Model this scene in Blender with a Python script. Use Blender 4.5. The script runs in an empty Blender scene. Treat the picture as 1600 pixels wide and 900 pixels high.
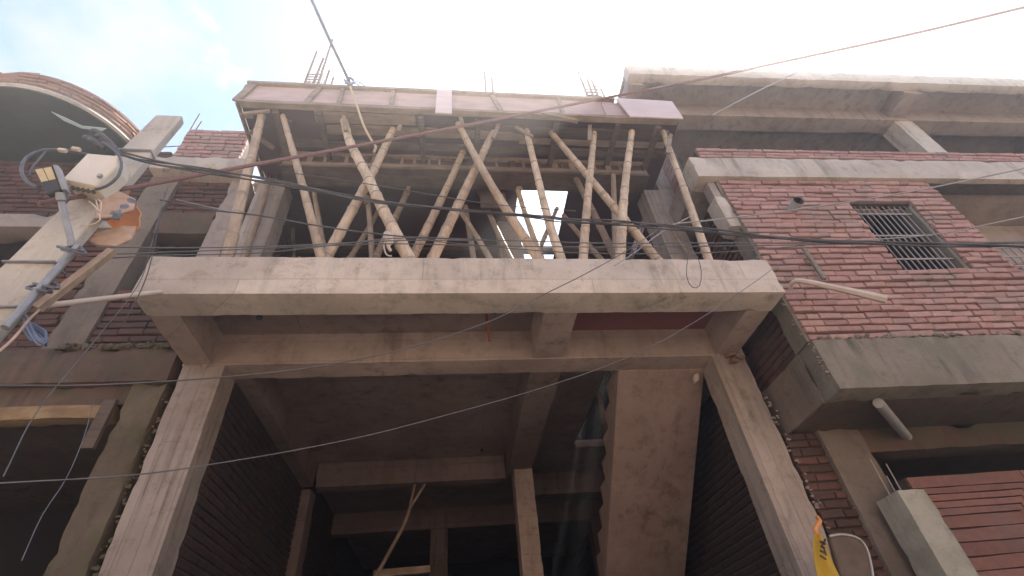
import bpy, bmesh, math, random
from mathutils import Vector, Matrix, noise as mnoise
random.seed(7)
R_ = math.radians
SC = bpy.context.scene
COL = SC.collection

# ------------------------------------------------------------------ camera, sky, sun, exposure
YAW, PIT, ROL = R_(9.41), R_(40.94), R_(-6.29)
FPX = 776.2
EYE = Vector((0, 0, 1.6))
_f = Vector((math.sin(YAW)*math.cos(PIT), math.cos(YAW)*math.cos(PIT), math.sin(PIT)))
_r0 = Vector((math.cos(YAW), -math.sin(YAW), 0)); _u0 = _r0.cross(_f)
_r = math.cos(ROL)*_r0 + math.sin(ROL)*_u0
_u = -math.sin(ROL)*_r0 + math.cos(ROL)*_u0
cam_d = bpy.data.cameras.new('camera'); cam = bpy.data.objects.new('camera', cam_d); COL.objects.link(cam)
cam_d.sensor_width = 36; cam_d.lens = 36*FPX/1600; cam_d.clip_start = 0.05; cam_d.clip_end = 2000
cam.matrix_world = Matrix(((_r.x, _u.x, -_f.x, EYE.x), (_r.y, _u.y, -_f.y, EYE.y), (_r.z, _u.z, -_f.z, EYE.z), (0, 0, 0, 1)))
SC.camera = cam
SUN_EL, SUN_AZ = 59.0, 44.0          # azimuth from +Y towards +X
w = bpy.data.worlds.new('World'); SC.world = w; w.use_nodes = True
nt = w.node_tree; nt.nodes.clear()
def wn(t): return nt.nodes.new(t)
out = wn('ShaderNodeOutputWorld'); bg = wn('ShaderNodeBackground'); sky = wn('ShaderNodeTexSky')
sky.sky_type = 'NISHITA'; sky.sun_disc = False; sky.sun_elevation = R_(SUN_EL); sky.sun_rotation = R_(SUN_AZ)
sky.air_density = 1.0; sky.dust_density = .6; sky.ozone_density = 1.0
tc = wn('ShaderNodeTexCoord'); mp = wn('ShaderNodeMapping'); mp.inputs['Scale'].default_value = (1.0, 1.0, 1.5)
mp.inputs['Location'].default_value = (0.35, 0.1, 0.2)
nz = wn('ShaderNodeTexNoise'); nz.inputs['Scale'].default_value = 5.0; nz.inputs['Detail'].default_value = 8; nz.inputs['Roughness'].default_value = .58
rp = wn('ShaderNodeValToRGB'); rp.color_ramp.elements[0].position = .47; rp.color_ramp.elements[1].position = .72
mx = wn('ShaderNodeMixRGB'); mx.inputs['Color2'].default_value = (2.5, 2.55, 2.65, 1)
nt.links.new(tc.outputs['Generated'], mp.inputs['Vector']); nt.links.new(mp.outputs[0], nz.inputs['Vector'])
nt.links.new(nz.outputs['Fac'], rp.inputs['Fac']); nt.links.new(rp.outputs['Color'], mx.inputs['Fac'])
vd = wn('ShaderNodeVectorMath'); vd.operation = 'DOT_PRODUCT'
vd.inputs[1].default_value = (math.sin(R_(SUN_AZ))*math.cos(R_(SUN_EL)), math.cos(R_(SUN_AZ))*math.cos(R_(SUN_EL)), math.sin(R_(SUN_EL)))
mr = wn('ShaderNodeMapRange'); mr.inputs['From Min'].default_value = .70; mr.inputs['From Max'].default_value = 1.0; mr.inputs['To Min'].default_value = 1.0; mr.inputs['To Max'].default_value = 8.0
vs = wn('ShaderNodeVectorMath'); vs.operation = 'SCALE'; vs.inputs[0].default_value = (2.0, 2.08, 2.2)     # thin cloud, brighter towards the sun
nt.links.new(tc.outputs['Generated'], vd.inputs[0]); nt.links.new(vd.outputs['Value'], mr.inputs['Value']); nt.links.new(mr.outputs[0], vs.inputs['Scale']); nt.links.new(vs.outputs[0], mx.inputs['Color2'])
nt.links.new(sky.outputs[0], mx.inputs['Color1']); nt.links.new(mx.outputs[0], bg.inputs['Color'])
bg.inputs['Strength'].default_value = 0.10
nt.links.new(bg.outputs[0], out.inputs[0])
sl = bpy.data.lights.new('sun', 'SUN'); so = bpy.data.objects.new('sun', sl); COL.objects.link(so)
sl.energy = 5.0; sl.angle = R_(.5); sl.color = (1, .94, .85)
sd = Vector((math.sin(R_(SUN_AZ))*math.cos(R_(SUN_EL)), math.cos(R_(SUN_AZ))*math.cos(R_(SUN_EL)), math.sin(R_(SUN_EL))))
so.rotation_euler = sd.to_track_quat('Z', 'Y').to_euler(); so.location = (0, 0, 30)
SC.view_settings.view_transform = 'Standard'; SC.view_settings.look = 'None'; SC.view_settings.exposure = 2.0
SC.view_settings.gamma = 1; SC.view_settings.use_curve_mapping = False
try:
    SC.cycles.use_denoising = True; SC.cycles.max_bounces = 8; SC.cycles.diffuse_bounces = 5
except Exception: pass

# ------------------------------------------------------------------ helpers
def ray(x, y): return (x-800)/FPX*_r - (y-450)/FPX*_u + _f
def P(x, y, Y): d = ray(x, y); return EYE + d*(Y/d.y)
def PZ(x, y, Z): d = ray(x, y); return EYE + d*((Z-1.6)/d.z)
def PX(x, y, X): d = ray(x, y); return EYE + d*(X/d.x)
def px_r(wpx, p): return wpx*.5*((p-EYE).dot(_f))/FPX      # radius of a thing wpx pixels wide standing at p

def spline(pts, step=.06):
    pts = [Vector(p) for p in pts]
    if len(pts) == 2:
        n = max(2, int((pts[1]-pts[0]).length/step)); return [pts[0].lerp(pts[1], i/n) for i in range(n+1)]
    q = [2*pts[0]-pts[1]]+pts+[2*pts[-1]-pts[-2]]; res = []
    for i in range(1, len(q)-2):
        a, b, c, d = q[i-1:i+3]; n = max(2, int((c-b).length/step))
        for k in range(n):
            t = k/n
            res.append(.5*((2*b)+(c-a)*t+(2*a-5*b+4*c-d)*t*t+(3*b-a-3*c+d)*t**3))
    res.append(pts[-1]); return res

class MB:
    def __init__(s): s.v = []; s.f = []; s.m = []; s.sm = []
    def face(s, idx, m=0, sm=False): s.f.append(idx); s.m.append(m); s.sm.append(sm)
    def box(s, a, b, m=0, jit=0, seg=None):
        """axis-aligned box between corners a and b, cut along its long axis and roughened by jit"""
        a = Vector(a); b = Vector(b); lo = Vector(map(min, a, b)); hi = Vector(map(max, a, b)); d = hi-lo
        ax = max(range(3), key=lambda i: d[i]); n = 1 if not seg else max(1, int(d[ax]/seg)); base = len(s.v)
        o = [i for i in range(3) if i != ax]
        for i in range(n+1):
            jj = [random.uniform(-jit, jit) for _ in range(4)]
            for (p, q) in ((0, 0), (1, 0), (1, 1), (0, 1)):
                c = Vector((0, 0, 0)); c[ax] = lo[ax]+d[ax]*i/n
                c[o[0]] = (hi if p else lo)[o[0]]+random.uniform(-jit, jit); c[o[1]] = (hi if q else lo)[o[1]]+random.uniform(-jit, jit)
                s.v.append(c)
        for i in range(n):
            for k in range(4):
                A = base+i*4+k; B = base+i*4+(k+1) % 4; s.face((A, B, B+4, A+4), m)
        s.face(tuple(base+k for k in (3, 2, 1, 0)), m); s.face(tuple(base+n*4+k for k in range(4)), m)
        return s
    def rough(s, a, b, amp=.005, chip=.012, cell=.075, m=0):
        """cast block between corners a and b: wavy faces, worn and chipped arrises"""
        a = Vector(a); b = Vector(b); lo = Vector(map(min, a, b)); hi = Vector(map(max, a, b)); d = hi-lo
        n = [max(1, min(110, int(round(d[i]/cell)))) for i in range(3)]; ids = {}
        def vid(i, j, k):
            key = (i, j, k)
            if key in ids: return ids[key]
            q = (i, j, k); p = Vector([lo[c]+d[c]*q[c]/n[c] for c in range(3)])
            ext = [(-1 if q[c] == 0 else 1 if q[c] == n[c] else 0) for c in range(3)]; ne = sum(1 for e in ext if e)
            for c in range(3):
                if ext[c]:
                    w1 = mnoise.noise(p*2.3+Vector((7*c, 0, 0)))*amp+mnoise.noise(p*9+Vector((0, 5*c, 0)))*amp*.5
                    ch = 0
                    if ne > 1: ch = .002+max(0, mnoise.noise(p*6.5)-.12)*chip*2.2+max(0, mnoise.noise(p*17+Vector((3, 1, 2)))-.2)*chip
                    p[c] -= ext[c]*(ch+abs(w1)*.4)-w1*.6*(1 if ne == 1 else .5)
            ids[key] = len(s.v); s.v.append(p); return ids[key]
        for ax in range(3):
            o = [c for c in range(3) if c != ax]
            for side in (0, n[ax]):
                for i in range(n[o[0]]):
                    for j in range(n[o[1]]):
                        def q(u, v):
                            t = [0, 0, 0]; t[ax] = side; t[o[0]] = u; t[o[1]] = v; return vid(*t)
                        s.face((q(i, j), q(i+1, j), q(i+1, j+1), q(i, j+1)), m, True)
        return s
    def obox(s, c, U, V, W, m=0):
        """box with centre c and half-axis vectors U, V, W"""
        c = Vector(c); base = len(s.v)
        for (i, j, k) in ((-1,-1,-1),(1,-1,-1),(1,1,-1),(-1,1,-1),(-1,-1,1),(1,-1,1),(1,1,1),(-1,1,1)):
            s.v.append(c+U*i+V*j+W*k)
        for q in ((0,3,2,1),(4,5,6,7),(0,1,5,4),(1,2,6,5),(2,3,7,6),(3,0,4,7)): s.face(tuple(base+k for k in q), m)
        return s
    def bar(s, p, q, wd, th, up=(0, 0, 1), m=0, jit=0):
        """rectangular timber from p to q"""
        p = Vector(p); q = Vector(q); d = (q-p); t = d.normalized(); up = Vector(up)
        a = t.cross(up); a = a.normalized() if a.length > 1e-4 else t.orthogonal().normalized(); b = a.cross(t)
        return s.obox((p+q)/2, d/2, a*wd/2, b*th/2, m)
    def tube(s, pts, r, n=8, m=0, sm=True, cap=True, mf=None):
        pts = [Vector(p) for p in pts]; base = len(s.v); N = len(pts)
        t0 = (pts[1]-pts[0]).normalized(); a = t0.orthogonal().normalized()
        for i, p in enumerate(pts):
            t = (pts[min(i+1, N-1)]-pts[max(i-1, 0)]).normalized()
            a = (a-t*a.dot(t)).normalized(); b = t.cross(a)
            rr = r[i] if isinstance(r, (list, tuple)) else r
            for k in range(n):
                g = 2*math.pi*k/n; s.v.append(p+(a*math.cos(g)+b*math.sin(g))*rr)
        for i in range(N-1):
            for k in range(n):
                A = base+i*n+k; B = base+i*n+(k+1) % n
                s.face((A, B, B+n, A+n), mf(i) if mf else m, sm)
        if cap:
            s.face(tuple(base+k for k in reversed(range(n))), m); s.face(tuple(base+(N-1)*n+k for k in range(n)), m)
        return s
    def prism(s, poly, vec, m=0):
        """polygon (3-D points) swept along vec"""
        vec = Vector(vec); base = len(s.v); n = len(poly)
        s.v += [Vector(p) for p in poly]+[Vector(p)+vec for p in poly]
        s.face(tuple(base+k for k in range(n)), m); s.face(tuple(base+n+k for k in reversed(range(n))), m)
        for k in range(n):
            j = (k+1) % n; s.face((base+k, base+n+k, base+n+j, base+j), m)
        return s
    def build(s, name, mats, parent=None, bevel=0, origin=None, seg=1):
        me = bpy.data.meshes.new(name)
        off = parent_loc(parent) if parent else (Vector(origin) if origin is not None else Vector((0, 0, 0)))
        me.from_pydata([tuple(v-off) for v in s.v], [], s.f)
        if not isinstance(mats, (list, tuple)): mats = [mats]
        for mt in mats: me.materials.append(mt)
        for p, mi, sm in zip(me.polygons, s.m, s.sm): p.material_index = mi; p.use_smooth = sm
        bm = bmesh.new(); bm.from_mesh(me); bmesh.ops.recalc_face_normals(bm, faces=bm.faces); bm.to_mesh(me); bm.free()
        if any(s.sm): me.set_sharp_from_angle(angle=R_(48))
        o = bpy.data.objects.new(name, me); COL.objects.link(o)
        if parent: o.parent = parent
        else: o.location = off
        if bevel:
            md = o.modifiers.new('bevel', 'BEVEL'); md.width = bevel; md.segments = seg; md.limit_method = 'ANGLE'; md.angle_limit = R_(40)
        return o
def parent_loc(p):
    v = Vector((0, 0, 0))
    while p: v += p.location; p = p.parent
    return v
def thing(name, label, cat, loc=(0, 0, 0), group=None):
    o = bpy.data.objects.new(name, None); o.location = loc; COL.objects.link(o); o.empty_display_size = .2
    return tag(o, label, cat, group)
def tag(o, label, cat, group=None):
    o['label'] = label; o['category'] = cat
    if group: o['group'] = group
    return o
def struct(o, kind='structure'): o['kind'] = kind; return o

# ------------------------------------------------------------------ materials
def mat(name, build):
    m = bpy.data.materials.new(name); m.use_nodes = True; t = m.node_tree
    b = t.nodes['Principled BSDF']; build(m, t, b); return m
def N(t, k, **kw):
    n = t.nodes.new(k)
    for a, v in kw.items(): n.inputs[a.replace('_', ' ')].default_value = v
    return n
def coords(t, scale):
    g = t.nodes.new('ShaderNodeNewGeometry'); mpn = t.nodes.new('ShaderNodeMapping'); mpn.inputs['Scale'].default_value = scale
    t.links.new(g.outputs['Position'], mpn.inputs['Vector']); return mpn.outputs[0]
def noise(t, scale, sc=1, detail=6, rough=.6):
    n = N(t, 'ShaderNodeTexNoise', Scale=sc, Detail=detail, Roughness=rough); t.links.new(coords(t, scale), n.inputs['Vector']); return n.outputs['Fac']
def ramp(t, fac, stops):
    r = t.nodes.new('ShaderNodeValToRGB'); e = r.color_ramp.elements
    while len(e) < len(stops): e.new(.5)
    for k, (p, c) in zip(e, stops): k.position = p; k.color = (*c, 1) if len(c) == 3 else c
    t.links.new(fac, r.inputs['Fac']); return r.outputs['Color']
def mixc(t, fac, a, b, mode='MIX'):
    n = t.nodes.new('ShaderNodeMixRGB'); n.blend_type = mode
    for s, v in (('Fac', fac), ('Color1', a), ('Color2', b)):
        if isinstance(v, (int, float)): n.inputs[s].default_value = v
        elif isinstance(v, tuple): n.inputs[s].default_value = (*v, 1)
        else: t.links.new(v, n.inputs[s])
    return n.outputs['Color']
def bump(t, b, fac, strength=.3, dist=.01):
    n = N(t, 'ShaderNodeBump', Strength=strength, Distance=dist); t.links.new(fac, n.inputs['Height']); t.links.new(n.outputs[0], b.inputs['Normal'])
def concrete(name, lo, hi, stain, stain_amt=.6, rough=.92, bs=.5, streak=(7, 7, .7), moss=None, boards=None, patch=.5):
    """cast concrete: tone patches, rain streaks, blotches, pitting; boards = (axis rotation, width, length) leaves shuttering marks"""
    def f(m, t, b):
        base = ramp(t, noise(t, (1, 1, 1), 1.7, 9, .66), [(.32, lo), (.68, hi)])
        pt_ = ramp(t, noise(t, (1, 1, 1.6), .9, 3, .5), [(.44, (.80, .79, .78)), (.50, (1, 1, 1)), (.6, (1.08, 1.07, 1.05))])
        base = mixc(t, patch, base, pt_, 'MULTIPLY')
        st = ramp(t, noise(t, streak, 1, 7, .62), [(.50, (0, 0, 0)), (.66, (1, 1, 1))])
        sm_ = ramp(t, noise(t, (1, 1, 1), 1.3, 4, .6), [(.40, (0, 0, 0)), (.62, (1, 1, 1))])
        sa = t.nodes.new('ShaderNodeMath'); sa.operation = 'MULTIPLY'; t.links.new(st, sa.inputs[0]); t.links.new(sm_, sa.inputs[1])
        sb = t.nodes.new('ShaderNodeMath'); sb.operation = 'MULTIPLY'; sb.inputs[1].default_value = min(1, stain_amt*1.5); t.links.new(sa.outputs[0], sb.inputs[0])
        c = mixc(t, sb.outputs[0], base, stain)
        bl = ramp(t, noise(t, (1, 1, 1), 7, 9, .74), [(.34, (.62, .59, .56)), (.48, (1, 1, 1))])
        c = mixc(t, .7, c, bl, 'MULTIPLY')
        cr = ramp(t, noise(t, (1, 1, .35), 15, 10, .8), [(.33, (.45, .42, .40)), (.385, (1, 1, 1))])
        c = mixc(t, .55, c, cr, 'MULTIPLY')
        sp = ramp(t, noise(t, (1, 1, 1), 55, 4, .7), [(.30, (.45, .43, .41)), (.40, (1, 1, 1))])
        c = mixc(t, .5, c, sp, 'MULTIPLY')
        if moss:
            mf = ramp(t, noise(t, (1, 1, 1), 3.1, 7, .65), [(.47, (0, 0, 0)), (.66, (1, 1, 1))]); c = mixc(t, mf, c, moss)
        h = t.nodes.new('ShaderNodeMath'); h.operation = 'ADD'
        t.links.new(noise(t, (1, 1, 1), 45, 9, .75), h.inputs[0]); t.links.new(noise(t, (1, 1, 1), 6, 5, .6), h.inputs[1])
        hh = h.outputs[0]
        if boards:
            br = t.nodes.new('ShaderNodeTexBrick'); g = t.nodes.new('ShaderNodeNewGeometry'); se = t.nodes.new('ShaderNodeSeparateXYZ'); mpn = t.nodes.new('ShaderNodeCombineXYZ')
            t.links.new(g.outputs['Position'], se.inputs[0]); hs = t.nodes.new('ShaderNodeMath'); hs.operation = 'ADD'
            t.links.new(se.outputs[0], hs.inputs[0])
            if boards[0] != 'flat': t.links.new(se.outputs[1], hs.inputs[1])
            u_, v_ = {'level': (hs.outputs[0], se.outputs[2]), 'upright': (se.outputs[2], hs.outputs[0]), 'flat': (hs.outputs[0], se.outputs[1])}[boards[0]]
            t.links.new(u_, mpn.inputs[0]); t.links.new(v_, mpn.inputs[1])
            nd = N(t, 'ShaderNodeTexNoise', Scale=3.0, Detail=3.0); t.links.new(mpn.outputs[0], nd.inputs['Vector'])
            ad = t.nodes.new('ShaderNodeVectorMath'); ad.operation = 'MULTIPLY_ADD'; ad.inputs[1].default_value = (.02, .02, .02)
            t.links.new(nd.outputs['Color'], ad.inputs[0]); t.links.new(mpn.outputs[0], ad.inputs[2]); t.links.new(ad.outputs[0], br.inputs['Vector'])
            for k, v in (('Scale', 1), ('Mortar Size', .006), ('Mortar Smooth', .6), ('Brick Width', boards[2]), ('Row Height', boards[1])): br.inputs[k].default_value = v
            br.inputs['Color1'].default_value = (1, 1, 1, 1); br.inputs['Color2'].default_value = (.80, .79, .78, 1); br.inputs['Mortar'].default_value = (.62, .6, .58, 1)
            c = mixc(t, boards[3], c, br.outputs['Color'], 'MULTIPLY')
            h2 = t.nodes.new('ShaderNodeMath'); h2.operation = 'MULTIPLY_ADD'; h2.inputs[1].default_value = -.6; t.links.new(br.outputs['Fac'], h2.inputs[0]); t.links.new(hh, h2.inputs[2]); hh = h2.outputs[0]
        t.links.new(c, b.inputs['Base Color']); b.inputs['Roughness'].default_value = rough
        bump(t, b, hh, bs*1.3, .014)
    return mat(name, f)
def bricks_mat(name, cols, dirt, dirt_amt=.5, dirt_pos=(.5, .75)):
    def f(m, t, b):
        g = t.nodes.new('ShaderNodeNewGeometry')
        n = len(cols); base = ramp(t, g.outputs['Random Per Island'], [(i/(n-1), c) for i, c in enumerate(cols)])
        c = mixc(t, .6, base, ramp(t, noise(t, (1, 1, 1), 14, 7, .7), [(.3, (.62, .6, .58)), (.65, (1.12, 1.1, 1.1))]), 'MULTIPLY')
        d = ramp(t, noise(t, (1, 1, 1.3), 1.6, 8, .68), [(dirt_pos[0], (0, 0, 0)), (dirt_pos[1], (1, 1, 1))])
        da = t.nodes.new('ShaderNodeMath'); da.operation = 'MULTIPLY'; da.inputs[1].default_value = dirt_amt; t.links.new(d, da.inputs[0])
        c = mixc(t, da.outputs[0], c, dirt)
        t.links.new(c, b.inputs['Base Color']); b.inputs['Roughness'].default_value = .95
        bump(t, b, noise(t, (1, 1, 1), 70, 6, .7), .7, .006)
    return mat(name, f)
def plain(name, lo, hi=None, rough=.7, metal=0, sc=(8, 8, 8), bs=.15):
    def f(m, t, b):
        t.links.new(ramp(t, noise(t, sc, 1, 6, .6), [(.3, lo), (.7, hi or tuple(x*1.2 for x in lo))]), b.inputs['Base Color'])
        b.inputs['Roughness'].default_value = rough; b.inputs['Metallic'].default_value = metal
        if bs: bump(t, b, noise(t, (1, 1, 1), 40, 5, .6), bs, .004)
    return mat(name, f)
def varied(name, a, b_, rough=.6, grain=(30, 30, 3)):
    """colour shifts a little from object to object (bamboo, timber)"""
    def f(m, t, b):
        oi = t.nodes.new('ShaderNodeObjectInfo')
        c = mixc(t, oi.outputs['Random'], a, b_)
        c = mixc(t, .7, c, ramp(t, noise(t, grain, 1, 6, .65), [(.28, (.5, .46, .42)), (.6, (1.1, 1.08, 1.05))]), 'MULTIPLY')
        bl = ramp(t, noise(t, (1, 1, 1), 5, 5, .6), [(.38, (.6, .55, .5)), (.55, (1, 1, 1))]); c = mixc(t, .6, c, bl, 'MULTIPLY')
        t.links.new(c, b.inputs['Base Color']); b.inputs['Roughness'].default_value = rough
        bump(t, b, noise(t, grain, 2, 4, .6), .25, .004)
    return mat(name, f)

M = {}
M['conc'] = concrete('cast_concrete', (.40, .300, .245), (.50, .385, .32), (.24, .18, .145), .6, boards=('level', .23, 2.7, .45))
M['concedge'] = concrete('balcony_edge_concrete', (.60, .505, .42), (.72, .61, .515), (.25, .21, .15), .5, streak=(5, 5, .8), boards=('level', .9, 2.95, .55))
M['concin'] = concrete('inner_concrete', (.215, .15, .125), (.275, .20, .17), (.13, .09, .075), .6, boards=('level', .17, 2.1, .6))  # darker copy of the cast concrete, indoor shade put into its colour
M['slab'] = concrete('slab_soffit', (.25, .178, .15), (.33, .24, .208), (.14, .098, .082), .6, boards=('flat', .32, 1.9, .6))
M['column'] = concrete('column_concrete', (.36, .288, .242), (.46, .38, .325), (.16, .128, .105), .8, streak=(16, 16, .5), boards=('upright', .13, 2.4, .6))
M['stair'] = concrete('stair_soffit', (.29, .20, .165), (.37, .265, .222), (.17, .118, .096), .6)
M['brickdim'] = bricks_mat('shaded_brick', [(.055, .028, .024), (.075, .036, .03), (.045, .024, .021), (.065, .033, .027)], (.035, .026, .022), .8, (.40, .66))  # interior shade put into the brick colour
M['pillar'] = concrete('mossy_pillar_render', (.33, .305, .24), (.44, .41, .335), (.15, .14, .10), .7, moss=(.25, .25, .17))
M['lintel'] = varied('yellow_lintel_wood', (.30, .195, .095), (.38, .26, .14), .8, grain=(3, 30, 30))
M['oldconc'] = concrete('weathered_concrete', (.19, .16, .125), (.28, .24, .19), (.09, .08, .06), .7, moss=(.165, .15, .105))
M['ledge'] = concrete('pale_ledge_concrete', (.46, .385, .315), (.58, .50, .42), (.24, .20, .15), .6)
M['plaster'] = concrete('grey_plaster', (.29, .23, .195), (.38, .31, .265), (.16, .13, .105), .6, bs=.3)
M['rubble'] = concrete('mud_rendered_masonry', (.13, .095, .065), (.24, .185, .125), (.06, .045, .03), .8, bs=1.0, moss=(.14, .13, .06))
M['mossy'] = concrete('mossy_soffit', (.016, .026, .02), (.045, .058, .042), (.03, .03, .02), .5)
M['brown'] = concrete('shaded_dirty_plaster', (.105, .064, .044), (.17, .108, .075), (.05, .037, .028), .7, moss=(.09, .08, .045))  # darker brown plaster, shadow tone put in along with the dirt
M['brownlit'] = concrete('brown_plaster', (.17, .13, .10), (.25, .20, .155), (.10, .08, .06), .6)  # lighter copy of the dirty brown plaster for lit parts
M['pole'] = concrete('pole_concrete', (.47, .43, .37), (.58, .535, .47), (.30, .265, .22), .4, bs=.25)
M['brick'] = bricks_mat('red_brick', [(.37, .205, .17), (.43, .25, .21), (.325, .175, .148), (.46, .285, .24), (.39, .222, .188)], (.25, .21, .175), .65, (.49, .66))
M['brickold'] = bricks_mat('dark_brick', [(.11, .05, .036), (.16, .07, .052), (.085, .04, .03), (.13, .062, .045)], (.06, .045, .034), .8, (.40, .66))
M['brickor'] = bricks_mat('orange_brick', [(.33, .17, .115), (.39, .225, .155), (.27, .135, .09), (.36, .22, .155)], (.24, .185, .14), .7)
M['brickdeep'] = bricks_mat('panel_brick', [(.20, .092, .07), (.25, .12, .093), (.17, .08, .062), (.225, .112, .09)], (.15, .105, .085), .8)
M['mortar'] = plain('mud_mortar', (.055, .042, .034), (.11, .085, .068), .98, sc=(20, 20, 20), bs=.5)
M['mortarpale'] = plain('grey_mortar', (.15, .125, .10), (.24, .20, .165), .98, sc=(20, 20, 20), bs=.5)
M['bamboo'] = varied('bamboo', (.47, .335, .215), (.67, .52, .36), .55)
M['bamboodim'] = varied('shaded_bamboo', (.28, .20, .14), (.44, .33, .235), .65)  # darker copy of the bamboo, shade under the deck in its colour
M['node'] = plain('bamboo_node', (.27, .19, .125), (.38, .28, .19), .7)
M['timber'] = varied('shuttering_timber', (.27, .20, .148), (.38, .295, .225), .75, grain=(3, 30, 30))
M['timberdark'] = varied('shaded_timber', (.11, .078, .058), (.165, .12, .09), .8, grain=(3, 30, 30))  # darker copy of the shuttering timber, underside shade in its colour
M['plyface'] = plain('pink_plywood', (.40, .275, .245), (.54, .39, .35), .75, sc=(3, 20, 9), bs=.3)
M['plypale'] = plain('pale_plywood', (.58, .44, .41), (.66, .52, .49), .6, sc=(3, 20, 20), bs=.1)
M['plydark'] = plain('film_plywood', (.07, .036, .036), (.105, .058, .055), .6, sc=(2, 3, 3), bs=.1)
M['plyred'] = plain('red_plywood', (.20, .06, .05), (.26, .085, .07), .7, sc=(3, 3, 3))
M['rebar'] = plain('rusty_steel', (.10, .055, .045), (.17, .10, .08), .7, .3, (30, 30, 30))
M['rust'] = plain('rust', (.22, .05, .03), (.30, .09, .05), .8, 0, (20, 20, 20))
M['cable'] = plain('black_cable', (.045, .042, .045), (.10, .095, .10), .55, 0)
M['wire'] = plain('grey_wire', (.075, .072, .078), (.13, .125, .13), .45, .1)
M['palewire'] = plain('pale_wire', (.26, .25, .245), (.36, .35, .34), .5, 0)
M['bluewire'] = plain('blue_wire', (.10, .13, .22), (.16, .2, .3), .5, 0)
M['rope'] = plain('red_rope', (.17, .085, .08), (.26, .14, .125), .9, 0, (60, 60, 60))
M['jute'] = plain('jute_rope', (.45, .32, .19), (.56, .42, .27), .95, 0, (80, 80, 80))
M['cream'] = plain('cream_plastic', (.62, .56, .46), (.70, .64, .54), .45, 0, (4, 4, 4), .03)
M['creamdim'] = plain('yellowed_plastic', (.52, .42, .26), (.62, .50, .33), .5, 0, (4, 4, 4), .03)
M['dark'] = plain('dark_plastic', (.025, .025, .028), (.05, .05, .05), .5, 0)
M['galv'] = plain('galvanised_steel', (.24, .24, .245), (.33, .33, .335), .5, .3, (10, 10, 10), .05)
M['led'] = plain('lamp_diffuser', (.50, .38, .20), (.60, .47, .27), .35, 0, (30, 30, 30), 0)
M['pvc'] = plain('grey_pipe', (.30, .29, .28), (.40, .39, .37), .5, 0)
M['rodpale'] = plain('beige_pipe', (.55, .43, .34), (.66, .54, .44), .5, 0)
M['clay'] = plain('orange_plastic', (.62, .20, .05), (.74, .30, .09), .6, 0, (9, 9, 9))
M['sack'] = plain('torn_sack', (.40, .26, .18), (.52, .37, .28), .9, 0, (14, 14, 14), .5)
M['rag'] = plain('blue_grey_rag', (.13, .14, .17), (.26, .27, .31), .9, 0, (25, 25, 25), .5)
M['ragpale'] = plain('pale_rag', (.50, .40, .32), (.62, .52, .43), .9, 0, (25, 25, 25), .5)
M['paleblue'] = plain('pale_blue', (.50, .66, .68), (.62, .76, .78), .4, 0)
M['yellow'] = plain('yellow_cloth', (.42, .25, .02), (.56, .36, .03), .85, 0, (12, 12, 4), .2)
M['ink'] = plain('black_ink', (.02, .02, .015), (.03, .03, .025), .8, 0)
M['tin'] = plain('old_tin', (.085, .06, .042), (.15, .105, .075), .85, 0, (9, 9, 9), .3)
M['tinrim'] = plain('tin_rim', (.36, .33, .30), (.46, .43, .40), .5, .4)
M['grille'] = plain('painted_steel', (.26, .21, .185), (.34, .28, .25), .6, .2)
M['road'] = concrete('dusty_road', (.19, .16, .13), (.27, .23, .19), (.20, .17, .14), .5, bs=.6)
M['opp'] = concrete('cream_plaster', (.50, .39, .33), (.62, .49, .42), (.30, .23, .19), .4)
M['soil'] = plain('dark_earth', (.06, .045, .035), (.10, .075, .06), .95, 0, (4, 4, 4), .4)
M['shade'] = plain('unlit_room', (.03, .023, .022), (.05, .038, .036), .95, 0, (1, 1, 1))  # room darkness put into the wall colour

# ------------------------------------------------------------------ ground
g = MB().box((-60, -60, -.3), (60, 60, 0)).build('ground', M['road']); struct(g)

# houses added unseen across the lane, behind the camera: sunlit fronts bounce light back
OH = bpy.data.objects.new('added_opposite_house', None); COL.objects.link(OH); OH.location = (0, -4.2, 0)
OH['label'] = 'unseen plain plastered row house added across the lane for bounce light'; OH['category'] = 'building'
# air volume added to stand in for lens veiling glare
def veil_haze():
    hm = bpy.data.materials.new('veil_air'); hm.use_nodes = True; t = hm.node_tree; t.nodes.clear()
    o = t.nodes.new('ShaderNodeOutputMaterial'); v = t.nodes.new('ShaderNodeVolumePrincipled')
    v.inputs['Color'].default_value = (.95, .91, .90, 1); v.inputs['Density'].default_value = HAZE; v.inputs['Anisotropy'].default_value = .55
    t.links.new(v.outputs[0], o.inputs['Volume'])
    struct(MB().box((-62, -62, -1.3), (62, 62, 13.0)).build('veil_haze', hm), 'stuff')
HAZE = .010
veil_haze()
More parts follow.
